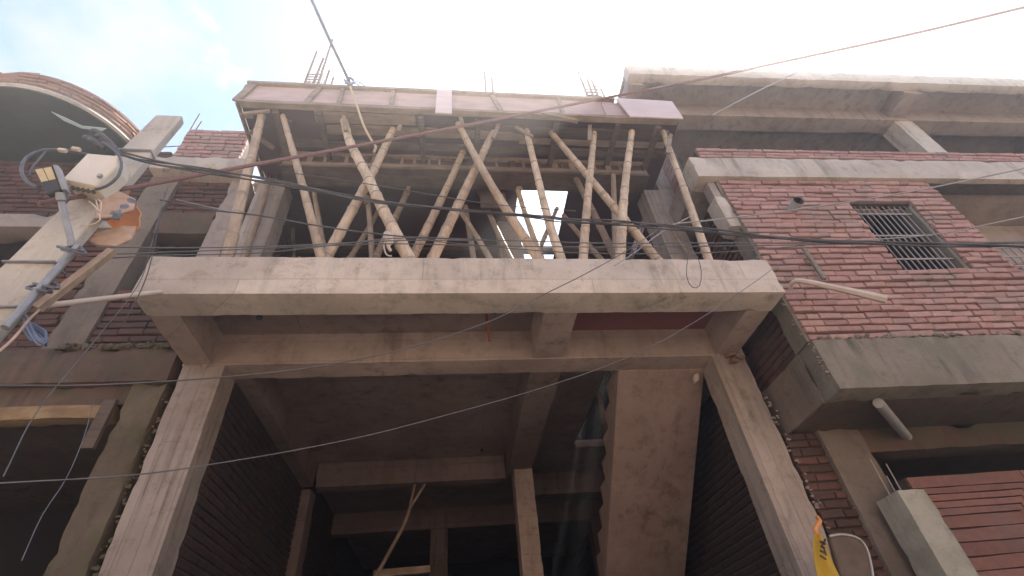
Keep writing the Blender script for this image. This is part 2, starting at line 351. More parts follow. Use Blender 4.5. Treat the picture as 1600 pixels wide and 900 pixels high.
# ------------------------------------------------------------------ brickwork
def bricks(fn, L, H, course=.079, bl=.232, holes=(), face=.035, jit=.006, gap=.021, vgap=.008, mb=None, m=0, start=0, droop=0):
    """bricks over a patch: fn(u, v, d) gives the point at u along, v up and d in front of the backing"""
    mb = mb or MB(); n = int(round(H/course)); course = H/n
    for i in range(n):
        v0, v1 = i*course+gap*.5, (i+1)*course-gap*.5; row = random.uniform(-jit, jit)*.7
        u = -(bl*.5 if (i+start) % 2 else 0)-random.uniform(0, .03)
        while u < L:
            ln = bl*random.uniform(.93, 1.06)
            if random.random() < .12: ln *= .55
            a, b = max(0, u+vgap*.5), min(L, u+ln-vgap*.5); u += ln
            if b-a < .02: continue
            segs = [(a, b)]
            for (h0, h1, k0, k1) in holes:
                if v1 > k0+.02 and v0 < k1-.02:
                    nx = []
                    for (p, q) in segs:
                        if q <= h0 or p >= h1: nx.append((p, q)); continue
                        if p < h0-.02: nx.append((p, h0))
                        if q > h1+.02: nx.append((h1, q))
                    segs = nx
            for (p, q) in segs:
                d = face+row+random.uniform(-jit, jit)*.6; t1 = random.uniform(-jit, jit)*.6; t2 = random.uniform(-jit, jit)*.6
                e = [random.uniform(-.004, .004) for _ in range(6)]
                sag = droop*math.sin(u*1.1+i*.4)
                base = len(mb.v); ch = .006
                outer = [fn(p+e[0], v0+e[1]+sag, -.01), fn(q+e[2], v0+e[3]+sag, -.01), fn(q+e[2], v1+e[4]+sag, -.01), fn(p+e[0], v1+e[5]+sag, -.01)]
                mid = [fn(p+e[0], v0+e[1]+sag, d-ch), fn(q+e[2], v0+e[3]+sag, d-ch+t1), fn(q+e[2], v1+e[4]+sag, d-ch+t2), fn(p+e[0], v1+e[5]+sag, d-ch)]
                inn = [fn(p+e[0]+ch, v0+e[1]+ch+sag, d), fn(q+e[2]-ch, v0+e[3]+ch+sag, d+t1), fn(q+e[2]-ch, v1+e[4]-ch+sag, d+t2), fn(p+e[0]+ch, v1+e[5]-ch+sag, d)]
                mb.v += outer+mid+inn
                for k in range(4):
                    j = (k+1) % 4
                    mb.face((base+k, base+j, base+4+j, base+4+k), m); mb.face((base+4+k, base+4+j, base+8+j, base+8+k), m)
                mb.face((base+8, base+9, base+10, base+11), m)
    return mb
def backing(mb, lo, hi, holes_xz=None, m=1):
    """mortar body of a wall in the X-Z plane, cut around rectangular holes (x0, x1, z0, z1)"""
    (x0, y0, z0), (x1, y1, z1) = lo, hi
    if not holes_xz: mb.box(lo, hi, m); return mb
    xs = sorted({x0, x1, *[min(max(h[k], x0), x1) for h in holes_xz for k in (0, 1)]}); zs = sorted({z0, z1, *[min(max(h[k], z0), z1) for h in holes_xz for k in (2, 3)]})
    for a, b in zip(xs, xs[1:]):
        for c, d in zip(zs, zs[1:]):
            mx_, mz_ = (a+b)/2, (c+d)/2
            if any(h[0] < mx_ < h[1] and h[2] < mz_ < h[3] for h in holes_xz): continue
            mb.box((a, y0, c), (b, y1, d), m)
    return mb
def wallX(x0, x1, z0, z1, Y, th=.2, holes=(), bmat='brick', mmat='mortar', name='brick_wall', parent=None, **kw):
    """wall facing the street (-Y); brick faces at about Y"""
    mb = bricks(lambda u, v, d: Vector((x0+u, Y+.035-d, z0+v)), x1-x0, z1-z0, holes=[(h[0]-x0, h[1]-x0, h[2]-z0, h[3]-z0) for h in holes], **kw)
    backing(mb, (x0+.004, Y+.028, z0+.003), (x1-.004, Y+th, z1-.003), holes)
    return mb.build(name, [M[bmat], M[mmat]], parent)
def wallY(y0, y1, z0, z1, X, sgn, th=.2, bmat='brick', mmat='mortar', name='brick_wall', parent=None, **kw):
    """wall facing along X; sgn = -1 faces -X, +1 faces +X"""
    mb = bricks(lambda u, v, d: Vector((X+sgn*(d-.035), y0+u, z0+v)), y1-y0, z1-z0, **kw)
    mb.box((X-sgn*.02, y0+.004, z0+.003), (X-sgn*th, y1-.004, z1-.003), 1)
    return mb.build(name, [M[bmat], M[mmat]], parent)

ow = MB(); hol = [(-9+3.2*k, -7.7+3.2*k, z0, z0+1.3) for k in range(6) for z0 in (1.0, 4.2)]
backing(ow, (-14, -4.6, 0), (14, -4.3, 7.6), hol, 0); ow.box((-14, -9, 7.5), (14, -4.2, 7.7)); ow.build('front_wall', M['opp'], OH)
MB().box((-13.9, -4.9, 0.5), (13.9, -4.8, 7.4)).build('window_backing', M['shade'], OH)
# ================================================================== the concrete building
B = thing('concrete_building', 'unfinished bare concrete frame building with balcony slab propped by bamboo poles above', 'building', (.3, 4.2, 0))
def cb(name, a, b, m='conc', jit=.004, seg=.22, bev=.012): return MB().rough(a, b, jit*1.1, .010).build(name, M[m], B)
# storey above the street: columns, beams, slab
cb('column', (-2.47, 4.203, 0), (-2.10, 4.50, 4.335), 'column')
cb('column', (2.75, 4.203, 0), (3.115, 4.50, 4.335), 'column')
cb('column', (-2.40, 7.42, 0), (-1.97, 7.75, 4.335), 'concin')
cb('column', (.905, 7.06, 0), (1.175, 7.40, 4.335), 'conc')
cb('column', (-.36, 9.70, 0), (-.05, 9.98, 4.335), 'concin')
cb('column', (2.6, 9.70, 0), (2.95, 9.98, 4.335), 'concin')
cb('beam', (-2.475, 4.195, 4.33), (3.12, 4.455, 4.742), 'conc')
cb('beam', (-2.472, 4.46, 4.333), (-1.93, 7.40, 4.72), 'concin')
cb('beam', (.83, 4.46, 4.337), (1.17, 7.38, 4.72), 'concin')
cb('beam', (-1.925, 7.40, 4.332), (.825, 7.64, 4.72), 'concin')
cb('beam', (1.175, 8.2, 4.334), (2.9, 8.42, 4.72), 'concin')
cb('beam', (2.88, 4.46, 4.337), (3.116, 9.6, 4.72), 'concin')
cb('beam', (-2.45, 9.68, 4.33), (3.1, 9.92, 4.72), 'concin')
# balcony: front beam, three brackets, slab
cb('balcony_beam', (-2.463, 3.172, 4.333), (3.04, 3.455, 4.75), 'concedge', .004, .12, .008)
for (x0, x1) in ((-2.455, -2.21), (.835, 1.15), (2.785, 3.03)):
    cb('balcony_bracket', (x0, 3.45, 4.338), (x1, 4.20, 4.73), 'conc')
sm = MB()
sm.box((-2.465, 3.45, 4.682), (1.0, 4.3, 4.745), 0, 0, None)
for a, b in (((-2.3, 4.42, 4.68), (.9, 14, 4.746)), ((.9, 4.42, 4.681), (1.86, 14, 4.747)), ((1.86, 7.1, 4.681), (3.19, 14, 4.747)), ((2.86, 4.3, 4.68), (3.19, 7.1, 4.746))):
    sm.box(a, b)
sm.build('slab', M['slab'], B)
cb('slab_edge', (1.87, 7.02, 4.60), (2.86, 7.10, 4.676), 'concin')
MB().box((1.0, 3.45, 4.684), (3.035, 4.22, 4.746)).build('shuttering_sheet', M['plyred'], B)
# staircase: waist slab with stepped top
SLOPE = .787; NST = 20; RIS = .197; TRD = RIS/SLOPE
poly = [(4.45, 4.33)]; y, z = 4.45, 4.33
top = []
yy, zz = 4.45, 4.33+.30
for i in range(NST):
    top.append((yy, zz)); top.append((yy+TRD, zz)); yy += TRD; zz -= RIS
top.append((yy, zz)); end_y = yy
bot = []
for i in range(26):
    t = i/25; bot.append((4.45+(end_y-.03-4.45)*t, 4.33-SLOPE*(end_y-.03-4.45)*t))
st = MB()
poly3 = [Vector((1.79, a, b)) for a, b in bot]+[Vector((1.79, a, b)) for a, b in reversed(top)]
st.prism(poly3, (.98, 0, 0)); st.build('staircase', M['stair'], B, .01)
# upper storey columns (no slab yet)
cb('column', (-2.465, 4.21, 4.745), (-2.12, 4.50, 7.20), 'column')
cb('column', (2.75, 4.21, 4.745), (3.11, 4.50, 7.20), 'column')
cb('column', (.69, 4.86, 4.745), (1.03, 5.15, 7.20), 'concin')
# infill brick walls
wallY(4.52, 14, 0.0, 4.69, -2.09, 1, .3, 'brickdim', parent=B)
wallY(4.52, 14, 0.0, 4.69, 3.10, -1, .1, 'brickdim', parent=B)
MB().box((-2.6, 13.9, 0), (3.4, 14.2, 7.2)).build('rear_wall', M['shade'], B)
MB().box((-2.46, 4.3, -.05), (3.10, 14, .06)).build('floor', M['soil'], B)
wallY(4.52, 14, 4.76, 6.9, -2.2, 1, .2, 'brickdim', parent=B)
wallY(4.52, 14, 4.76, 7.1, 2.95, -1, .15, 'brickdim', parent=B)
# loose brick on the right column head, brick ends, dark stubs for the shade in holes and hook
bb = MB()
for i, (x, y) in enumerate(((1140, 556), (1155, 560), (1147, 565))):
    p = P(x, y, 4.19); bb.obox(p, Vector((.055, .01*i, .01)), Vector((0, .05, .005)), Vector((.008*i, .01, .022)))
bb.build('brick_packing', M['brickor'], B, .006)
MB().obox(P(1087, 592, 4.46), Vector((.03, 0, .01)), Vector((0, .04, 0)), Vector((.01, 0, .045))).build('mortar_lump', M['ledge'], B, .012)
for (x, y, zz) in ((406, 494, 4.69), (753, 702, 4.685)):
    p = PZ(x, y, zz); MB().tube([p-Vector((0, 0, .03)), p+Vector((0, 0, .02))], .028, 10).build('hole_stub', M['dark'], B)
p0, p1 = PZ(756, 494, 4.40), PZ(764, 541, 4.30); p0 = Vector((p1.x-.0, p1.y, 4.70))
MB().tube([Vector((p1.x-.02, p1.y-.12, 4.70)), Vector((p1.x-.01, p1.y-.1, 4.5)), Vector((p1.x, p1.y-.09, 4.30))], .013, 8).build('hook_rod', M['rust'], B)

# rebar above the deck
def rebar_cluster(label, spots, z0, z1s, tie=None):
    r = thing('rebar_cluster', label, 'rebar', (spots[0][0], spots[0][1], 7.2), 'starter bars over the columns')
    for (x, y), z1 in zip(spots, z1s):
        lean = Vector((random.uniform(-.05, .05), random.uniform(-.05, .05), 0))
        MB().tube(spline([Vector((x, y, z0)), Vector((x, y, (z0+z1)/2))+lean*.3, Vector((x, y, z1))+lean], .3), .025, 6).build('bar', M['rebar'], r)
    if tie:
        (a, b, c, d, zs) = tie
        for z in zs:
            MB().tube([(a, c, z), (b, c, z+.01), (b, d, z), (a, d, z-.01), (a, c, z)], .013, 5).build('stirrup', M['rebar'], r)
rebar_cluster('tall rusty bars with stirrups rising near the left end of the pink fascia', [(-2.40, 4.26), (-2.30, 4.26), (-2.18, 4.26), (-2.40, 4.44), (-2.18, 4.44), (-2.05, 4.4)], 7.2,
              [11.2, 10.9, 11.6, 11.0, 10.7, 10.5], (-2.41, -2.17, 4.25, 4.45, [9.6+.09*k for k in range(8)]))
rebar_cluster('two thin bars standing alone above the middle of the fascia', [(.60, 4.30), (.74, 4.32)], 7.2, [10.75, 10.55])
rebar_cluster('short dark bars rising beside the right roof canopy', [(2.48, 4.26), (2.58, 4.3), (2.70, 4.3), (2.92, 4.4)], 7.2, [10.9, 10.8, 10.7, 10.6],
              (2.47, 2.72, 4.24, 4.34, [9.8+.12*k for k in range(5)]))

# ================================================================== formwork deck
FD = thing('formwork_deck', 'timber and plywood shuttering deck with pink fascia resting on the bamboo props', 'formwork', (.3, 3.6, 7.3))
DZ = 7.36
MB().box((-2.46, 3.21, DZ-.02), (2.16, 3.235, 7.75)).build('fascia_board', M['plyface'], FD)
MB().box((-2.47, 3.16, 7.745), (2.2, 3.24, 7.795), 0, .003, .5).build('top_rail', M['timber'], FD, .004)
MB().box((-2.45, 3.165, DZ-.075), (2.95, 3.245, DZ-.023), 0, .006, .4).build('bottom_rail', M['timber'], FD, .004)
for (x, y, wd, lean) in ((386, 138, .09, .05), (488, 151, .07, .05), (531, 155, .05, 0), (612, 160, .055, 0), (776, 158, .06, -.05), (877, 168, .05, 0)):
    p = P(x, y, 3.19); MB().bar((p.x+lean, 3.19, 7.742), (p.x-lean, 3.19, DZ-.02), wd, .03, (0, 1, 0)).build('batten', M['timber'], FD, .003)
q = [P(683, 139, 3.14), P(706, 141, 3.14), P(706, 177, 3.14), P(680, 176, 3.14)]
MB().prism(q, (0, .018, 0)).build('patch_board', M['plypale'], FD)
q = [P(962, 153, 3.135), P(1050, 158, 3.135), P(1068, 185, 3.135), P(985, 182, 3.135)]
MB().prism(q, (0, .018, 0)).build('end_sheet', M['plypale'], FD)
MB().box((2.0, 3.19, DZ), (3.0, 3.215, 7.7)).build('fascia_board', M['plyface'], FD)
MB().box((-2.50, 3.2, DZ-.05), (-2.47, 4.3, 7.76)).build('side_board', M['timber'], FD, .003)
dk = MB()
HX0, HX1, HY0, HY1 = .98, 1.72, 4.36, 6.0
for a, b in (((-2.46, 3.24, DZ), (HX0, 14, DZ+.04)), ((HX0, 3.24, DZ), (HX1, HY0, DZ+.041)), ((HX0, HY1, DZ), (HX1, 14, DZ+.041)), ((HX1, 3.24, DZ), (3.0, 14, DZ+.04))): dk.box(a, b)
dk.build('deck_sheet', M['plydark'], FD)
def runner(x0, x1, y, wd=.09, th=.06, m='timber', z=None, dy=0):
    z = DZ-.03 if z is None else z
    MB().box((x0, y-wd/2, z-th/2), (x1, y+wd/2, z+th/2), 0, .006, .35).build('runner', M[m], FD, .004)
runner(-1.62, -.42, 3.33, .14, .03, z=DZ-.06)
runner(-1.58, .95, 3.50, .13, .03, z=DZ-.045)
runner(-.2, 2.9, 3.42, .10, .05, 'timberdark')
runner(-2.0, 2.95, 3.72, .09, .06, 'timberdark')
runner(.9, 2.9, 3.58, .08, .04, 'timber')
runner(-2.4, 2.9, 5.6, .1, .08, 'timberdark')
runner(-2.4, .95, 6.6, .1, .08, 'timberdark'); runner(1.75, 2.9, 6.4, .1, .08, 'timberdark')
for x in (-2.05, -1.55, -.35, .35, 1.35, 2.15, 2.7):
    MB().box((x-.035, 3.26, DZ-.13), (x+.035, 4.05, DZ-.065), 0, .005, .3).build('joist', M['timberdark'], FD, .004)
# beam box over the column line
MB().box((-2.1, 3.90, 7.06), (2.7, 3.925, DZ-.002)).build('beam_side', M['plydark'], FD)
MB().box((-2.1, 3.86, 7.03), (2.7, 4.16, 7.056), 0, .004, .4).build('beam_soffit', M['timberdark'], FD, .004)
MB().box((-2.08, 3.852, 7.285), (2.68, 3.898, 7.345), 0, .006, .4).build('beam_rail', M['timber'], FD, .004)
MB().box((-2.08, 3.85, 7.062), (2.68, 3.898, 7.125), 0, .006, .4).build('beam_rail', M['timber'], FD, .004)
x = -2.0
while x < 2.65:
    MB().box((x, 3.86, 7.125), (x+random.choice((.03, .035, .075)), 3.898, 7.285), 0, .003).build('cleat', M['timber' if random.random() < .6 else 'timberdark'], FD); x += random.uniform(.11, .22)
MB().box((-2.1, 4.12, 7.06), (2.7, 4.145, DZ-.002)).build('beam_side', M['plydark'], FD)
# scrap planks left about the props
for (a, b, wd, th) in (((375, 180), (395, 182), .05, .03), ((845, 178), (903, 190), .05, .03), ((390, 205), (428, 232), .06, .03)):
    MB().bar(PZ(*a, DZ-.09), PZ(*b, DZ-.09), wd, th).build('offcut', M['timber'], FD, .003)
for (a, b) in (((452, 186), (442, 250)), ((430, 170), (444, 232))):
    MB().bar(PZ(*a, DZ-.08), PZ(*b, DZ-.08), .07, .03).build('offcut', M['timberdark'], FD, .003)
MB().box((.40, 4.2, 6.7), (.75, 4.24, 7.1)).build('offcut', M['timberdark'], FD)
MB().box((-2.05, 5.0, 6.2), (.6, 5.04, 6.45), 0, .004, .4).build('hanging_plank', M['timberdark'], FD)

# ================================================================== bamboo props
def bamboo(label, pts, wpx, Y=None, mat_='bamboo', top=True, cleat=None, down=True):
    """pts: the pole as seen, top first; stands in the plane Y, its foot on the balcony slab"""
    if Y is None: Y = min(max(PZ(*pts[0], 7.27).y, 3.3), 4.02)
    w3 = [P(x, y, Y) for x, y in pts]
    d = (w3[-1]-w3[-2]); 
    if down and d.z < -.05 and w3[-1].z > 4.76:
        w3[-1] = w3[-1]+d*((4.752-w3[-1].z)/d.z)
    if top:
        d = w3[0]-w3[1]
        if w3[0].z < 7.0 and Y < 3.8: w3[0] = w3[0]+d*((7.2-w3[0].z)/d.z)
    zmax = 7.28 if Y < 3.8 else 7.0 if Y < 4.35 else 7.3
    if w3[0].z > zmax: d = w3[0]-w3[1]; w3[0] = w3[0]-d*((w3[0].z-zmax)/d.z)
    line = spline(list(reversed(w3)), .03)
    r0 = px_r(wpx, w3[len(w3)//2])*random.uniform(.82, .94); foot = line[0].copy()
    ph = random.uniform(0, .3); s = 0; rad = []; nodes = []; nd = ph
    gap = random.uniform(.20, .40)
    for i, p in enumerate(line):
        if i: s += (p-line[i-1]).length
        t = i/len(line); k = ((s-ph) % gap)/gap; k = min(k, 1-k)*gap
        rad.append(r0*(1.14-.30*t)*(1+.13*math.exp(-(k/.018)**2)+random.uniform(-.012, .012))); nodes.append(k < .017 and random.random() < .8)
    wob = [random.uniform(-1, 1) for _ in range(4)]
    line = [p+Vector((math.sin(i*.055+wob[0])*.007, 0, 0))*wob[1] for i, p in enumerate(line)]
    T = thing('bamboo_prop', label, 'bamboo pole', foot, 'bamboo props under the deck')
    MB().tube(line, rad, 10, 0, True, True, lambda i: 1 if nodes[i] else 0).build('culm', [M[mat_], M['node']], T)
    if cleat:
        MB().bar(P(*cleat[0], Y-.06), P(*cleat[1], Y-.06), .05, .03, (0, 1, 0)).build('cleat', M['timber'], T, .003)
    return T
bamboo('thick leftmost pole rising beside the brick wall to the deck corner', [(410, 172), (385, 280), (356, 402)], 17, 3.32, cleat=((382, 178), (422, 173)))
bamboo('second pole from the left standing against the grey upper column', [(426, 258), (406, 330), (381, 402)], 14, 4.1, 'bamboodim')
bamboo('slim pale pole leaning left, third from the left end', [(436, 160), (470, 280), (502, 404)], 13, 3.33)
bamboo('crooked pole bending down right, front half of the left cross', [(531, 164), (547, 222), (574, 276), (602, 335), (640, 406)], 18, 3.36, cleat=((534, 160), (541, 205)))
bamboo('straight pole slanting down left, rear half of the left cross', [(629, 172), (574, 285), (508, 406)], 16, 3.46, cleat=((634, 167), (623, 205)))
bamboo('short brown upright pole behind the crossing of the left pair', [(573, 300), (578, 350), (582, 405)], 11, 4.3, 'bamboodim', cleat=((571, 306), (572, 318)))
bamboo('dim slanting pole behind the foot of the crooked pole', [(648, 276), (618, 340), (586, 404)], 12, 4.2, 'bamboodim', cleat=((646, 272), (636, 300)))
bamboo('short dim pole slanting left beneath the left cross', [(592, 328), (570, 366), (547, 405)], 10, 4.7, 'bamboodim')
bamboo('thin dark upright pole deep behind the slim pale one', [(457, 330), (458, 370), (458, 404)], 7, 5.2, 'bamboodim')
bamboo('brown pole close behind the slim pale pole', [(484, 262), (494, 320), (504, 372)], 9, 4.25, 'bamboodim')
bamboo('slanting pole left of centre ending beside the cross foot', [(727, 230), (700, 290), (644, 403)], 14, 3.75)
bamboo('pale slanting pole crossing under the middle of the deck, foot at left', [(779, 190), (738, 274), (674, 408)], 15, 3.44, cleat=((783, 186), (770, 216)))
bamboo('long pole leaning left at top, front half of the middle cross', [(711, 184), (752, 262), (790, 326), (845, 410)], 15, 3.34, cleat=((718, 178), (723, 196)))
bamboo('dim thin pole descending right toward the inner square column', [(744, 290), (772, 350), (801, 410)], 10, 4.35, 'bamboodim')
bamboo('dim pole sloping right, in front of the dark bay left of centre', [(714, 322), (740, 362), (769, 410)], 10, 4.15, 'bamboodim')
bamboo('stubby upright pole left of the inner square column', [(728, 322), (734, 366), (740, 408)], 11, 4.4, 'bamboodim')
bamboo('curved thin pole at the left edge of the bright sky opening', [(810, 250), (813, 312), (842, 392)], 10, 4.1)
bamboo('bowed pole standing across the bright sky opening', [(820, 190), (836, 262), (856, 342), (879, 410)], 14, 3.4)
bamboo('dark thin pole crossing low inside the sky opening', [(888, 284), (864, 340), (841, 394)], 8, 4.7, 'bamboodim')
bamboo('long dim pole descending right behind the upright right of the opening', [(868, 234), (908, 294), (962, 404)], 12, 3.95, 'bamboodim', cleat=((862, 176), (876, 216)))
bamboo('long straight pole slanting down right across the right bays', [(852, 195), (930, 289), (1033, 414)], 14, 3.42, cleat=((806, 198), (832, 214)))
bamboo('near upright pole right of the bright opening', [(929, 190), (920, 300), (911, 412)], 14, 3.4, cleat=((922, 188), (921, 220)))
bamboo('pale upright pole with slight bow, right of the long slanting one', [(988, 204), (975, 300), (969, 414)], 14, 3.36)
bamboo('dim upright pole close left of the pale bowed upright', [(957, 240), (960, 330), (963, 406)], 11, 3.85, 'bamboodim')
bamboo('rightmost pole leaning left toward the deck end sheet', [(1036, 204), (1070, 300), (1109, 412)], 12, 3.34, cleat=((1048, 210), (1043, 240)))
bamboo('thin dim pole sloping right below the bright opening edge', [(880, 336), (912, 374), (946, 413)], 10, 4.5, 'bamboodim')
bamboo('short thin pale pole leaning at the foot of the right upper column', [(1048, 358), (1066, 384), (1089, 413)], 7, 4.1, 'bamboodim', top=False)
# rag tied to the crooked pole
rg = MB(); pts = [P(604, 366, 3.28), P(608, 374, 3.25), P(607, 386, 3.26), P(611, 392, 3.27)]
rg.tube(spline(pts, .02), [.035, .04, .045, .05, .05, .045, .04, .03, .02, .015][:len(spline(pts, .02))] + [.015]*max(0, len(spline(pts, .02))-10), 7)
rg.tube(spline([P(604, 372, 3.27), P(600, 384, 3.27), P(604, 398, 3.28), P(612, 400, 3.29)], .02), .008, 5)
tag(rg.build('knotted_rag', M['ragpale'], origin=pts[0]), 'pale rag knotted round the crooked bamboo pole near its foot', 'rag')

# ================================================================== right brick house
RB = thing('brick_house', 'red brick house on the right with window grille and pale ledge', 'building', (3.2, 3.4, 0))
def rb(name, a, b, m='plaster', jit=.004, seg=.3, bev=.01): return MB().rough(a, b, jit*1.4, .018, .085).build(name, M[m], RB)
XR = 13.0
WH = (4.72, 5.54, 4.80, 5.92); WH2 = (6.06, XR, 4.66, 6.33)
wallX(3.23, XR, 3.95, 6.34, 3.40, .2, [WH, WH2], 'brick', 'mortar', parent=RB, jit=.013, droop=.009)
wallX(3.18, XR, 6.74, 7.02, 3.40, .2, (), 'brick', 'mortar', 'parapet', RB, jit=.009)
rb('floor_band', (3.22, 3.385, 3.45), (XR, 3.62, 3.955), 'oldconc', .006, .2)
rb('floor_slab', (3.23, 3.6, 3.50), (XR, 8, 3.93), 'brown')
rb('ledge', (2.97, 3.35, 6.34), (XR, 3.60, 6.735), 'ledge', .005, .2)
rb('floor_slab', (2.98, 3.58, 6.36), (XR, 8, 6.72), 'plaster')
rb('corner_pier', (3.20, 3.42, 3.95), (3.235, 3.64, 6.34), 'oldconc', .006)
wallY(3.64, 4.5, 3.95, 6.3, 3.24, -1, .15, 'brickold', parent=RB)
wallY(4.0, 6.0, 6.75, 9.3, 3.2, -1, .15, 'brick', parent=RB)
rb('side_band', (3.20, 3.62, 3.45), (3.24, 4.6, 3.95), 'brownlit')
rb('corner_block', (3.06, 3.40, 5.50), (3.20, 3.62, 6.02), 'ledge', .012, .12, .02)
rb('corner_strip', (3.10, 3.44, 6.03), (3.20, 3.58, 6.335), 'plaster')
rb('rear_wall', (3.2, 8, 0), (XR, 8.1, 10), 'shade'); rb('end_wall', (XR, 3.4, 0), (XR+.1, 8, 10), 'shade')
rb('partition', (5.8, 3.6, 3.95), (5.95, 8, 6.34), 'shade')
# recessed loggia wall beside the window, with its own grille
rb('recess_wall', (6.0, 4.15, 5.35), (XR, 4.3, 6.34), 'plaster'); rb('recess_beam', (6.0, 4.0, 5.25), (XR, 4.35, 5.36), 'plaster')
wallX(6.2, XR, 5.40, 5.62, 4.13, .05, (), 'brick', 'mortarpale', 'brick_course', RB)
def grille(x0, x1, z0, z1, y, nv, nh, tagn='window_grille'):
    mb = MB()
    for i in range(nv):
        x = x0+(x1-x0)*(i+.5)/nv; mb.tube([(x, y, z0-.02), (x, y, z1+.02)], .0075, 6)
    for j in range(nh):
        z = z0+(z1-z0)*(j+.6)/nh; mb.box((x0-.02, y-.012, z-.010), (x1+.02, y-.004, z+.010))
    w_ = mb.build(tagn, M['grille'], RB); return w_
grille(WH[0], WH[1], WH[2], WH[3], 3.47, 11, 3); grille(6.07, 7.6, 4.67, 5.25, 3.47, 14, 4)
rb('window_frame', (WH[0]-.01, 3.50, WH[3]-.03), (WH[1]+.01, 3.56, WH[3]+.004), 'plaster', 0); rb('window_frame', (WH[1]-.05, 3.43, WH[2]), (WH[1]+.004, 3.59, WH[3]-.03), 'oldconc', .004)
rb('window_sill', (WH[0]-.02, 3.40, WH[2]-.05), (WH[1]+.04, 3.58, WH[2]+.003), 'oldconc', .005)
# ground floor of the house
rb('soffit_slab', (3.24, 3.6, 3.452), (XR, 4.3, 3.50), 'brown')
rb('beam', (3.45, 4.2, 3.22), (XR, 4.45, 3.45), 'brown')
rb('column', (3.45, 4.16, 0), (3.88, 4.42, 3.45), 'brownlit', .006)
wallX(3.13, 3.46, 0, 3.45, 4.20, .2, (), 'brickold', parent=RB, jit=.012)
rb('gate_pillar', (3.58, 3.80, 0), (3.835, 4.08, 2.75), 'pillar', .006, .2, .012)
for (x, z) in ((3.60, 3.05), (3.66, 2.9), (3.72, 3.0)):
    MB().tube([(x, 3.92, 2.7), (x-.01, 3.9, z)], .006, 5).build('starter_bar', M['grille'], RB)
# brick boundary panel with nested raised frames
pm = MB(); px0, px1, pz1 = 3.84, 4.88, 2.885
yb = 3.95
pm.box((px0, yb, 0), (7.5, yb+.12, pz1), 1)
pm.box((px0, yb-.03, pz1-.095), (px1+.04, yb+.02, pz1-.004), 0, .003, .22)
for k in range(4):
    z1 = pz1-.103-.056*k; xr = px1-.056*k
    pm.box((px0, yb-.03, z1-.046), (xr, yb+.02, z1), 0, .003, .22)
    pm.box((xr-.046, yb-.032, 1.0), (xr+.002, yb+.018, z1-.048), 0, .003, .22)
z = pz1-.103-.056*4
while z > .8:
    pm.box((px0, yb-.03, z-.088), (px1-.056*4+.005, yb+.02, z), 0, .004, .22); z -= .10
for k in range(9): pm.box((px1+.05, yb-.03, pz1-.1*(k+1)+.012), (7.5, yb+.02, pz1-.1*k-.004), 0, .003, .23)
pm.build('relief_panel', [M['brickdeep'], M['mortar']], RB)
# pipes of the house
p = P(1240, 324, 3.36); MB().tube([p+Vector((0, .2, .0)), p+Vector((-.005, -.10, -.015))], .062, 16, 0, True, False).tube([p+Vector((0, .2, 0)), p+Vector((-.005, -.098, -.015))], .054, 16, 1, True, False).tube([p+Vector((0, .1, 0)), p+Vector((0, .11, 0))], .054, 12, 1).build('drain_pipe', [M['pvc'], M['dark']], RB)
a, b = PZ(1372, 632, 3.40), PZ(1408, 678, 3.40); MB().tube(spline([Vector((a.x, a.y, 3.41)), Vector((b.x, b.y, 3.36))], .1), .045, 12).build('drain_pipe', M['pvc'], RB)
# roof canopy
rb('canopy_beam', (2.93, 3.585, 9.47), (XR+2, 3.75, 9.79), 'ledge', .006, .3)
rb('canopy_slab', (2.94, 3.75, 9.66), (XR+2, 6.5, 9.77), 'plaster')
rb('canopy_bracket', (2.95, 3.74, 9.40), (3.22, 4.25, 9.665), 'plaster'); rb('canopy_bracket', (8.02, 3.74, 9.40), (8.38, 4.25, 9.665), 'plaster')
rb('roof_beam', (2.96, 4.22, 9.33), (XR+2, 4.52, 9.67), 'plaster')
rb('column', (8.10, 4.24, 6.74), (8.48, 4.56, 9.34), 'ledge'); rb('column', (3.0, 4.24, 6.74), (3.3, 4.56, 9.34), 'plaster')
rb('column', (12.0, 4.24, 6.74), (12.3, 4.56, 9.34), 'plaster')
rb('upper_wall', (3.2, 6.4, 6.74), (XR, 6.5, 9.7), 'brown')
for ch in RB.children: pass
RB.rotation_euler = (0, 0, R_(-1.15))
def rrot(p):
    c = Vector((3.2, 3.4, 0)); return c+Matrix.Rotation(R_(-1.15), 3, 'Z') @ (p-c)
# stick lying against the brick face
a, b = P(1245, 438, 3.22), P(1386, 468, 2.95)
wl = MB(); ln = spline([a+Vector((0, .12, 0)), a, a.lerp(b, .5)+Vector((0, 0, .01)), b], .06); wl.tube(ln, [.02+.022*i/len(ln) for i in range(len(ln))], 7)
tag(wl.build('wooden_stick', M['rodpale'], origin=a), 'weathered stick jutting from the red brick wall beside the balcony end', 'stick')
a, b = P(1256, 388, 3.33), P(1288, 436, 3.33)
tag(MB().bar(a, b, .05, .02, (0, 1, 0)).build('lath', M['oldconc'], origin=a), 'short grey lath on the red bricks above the jutting stick', 'lath')

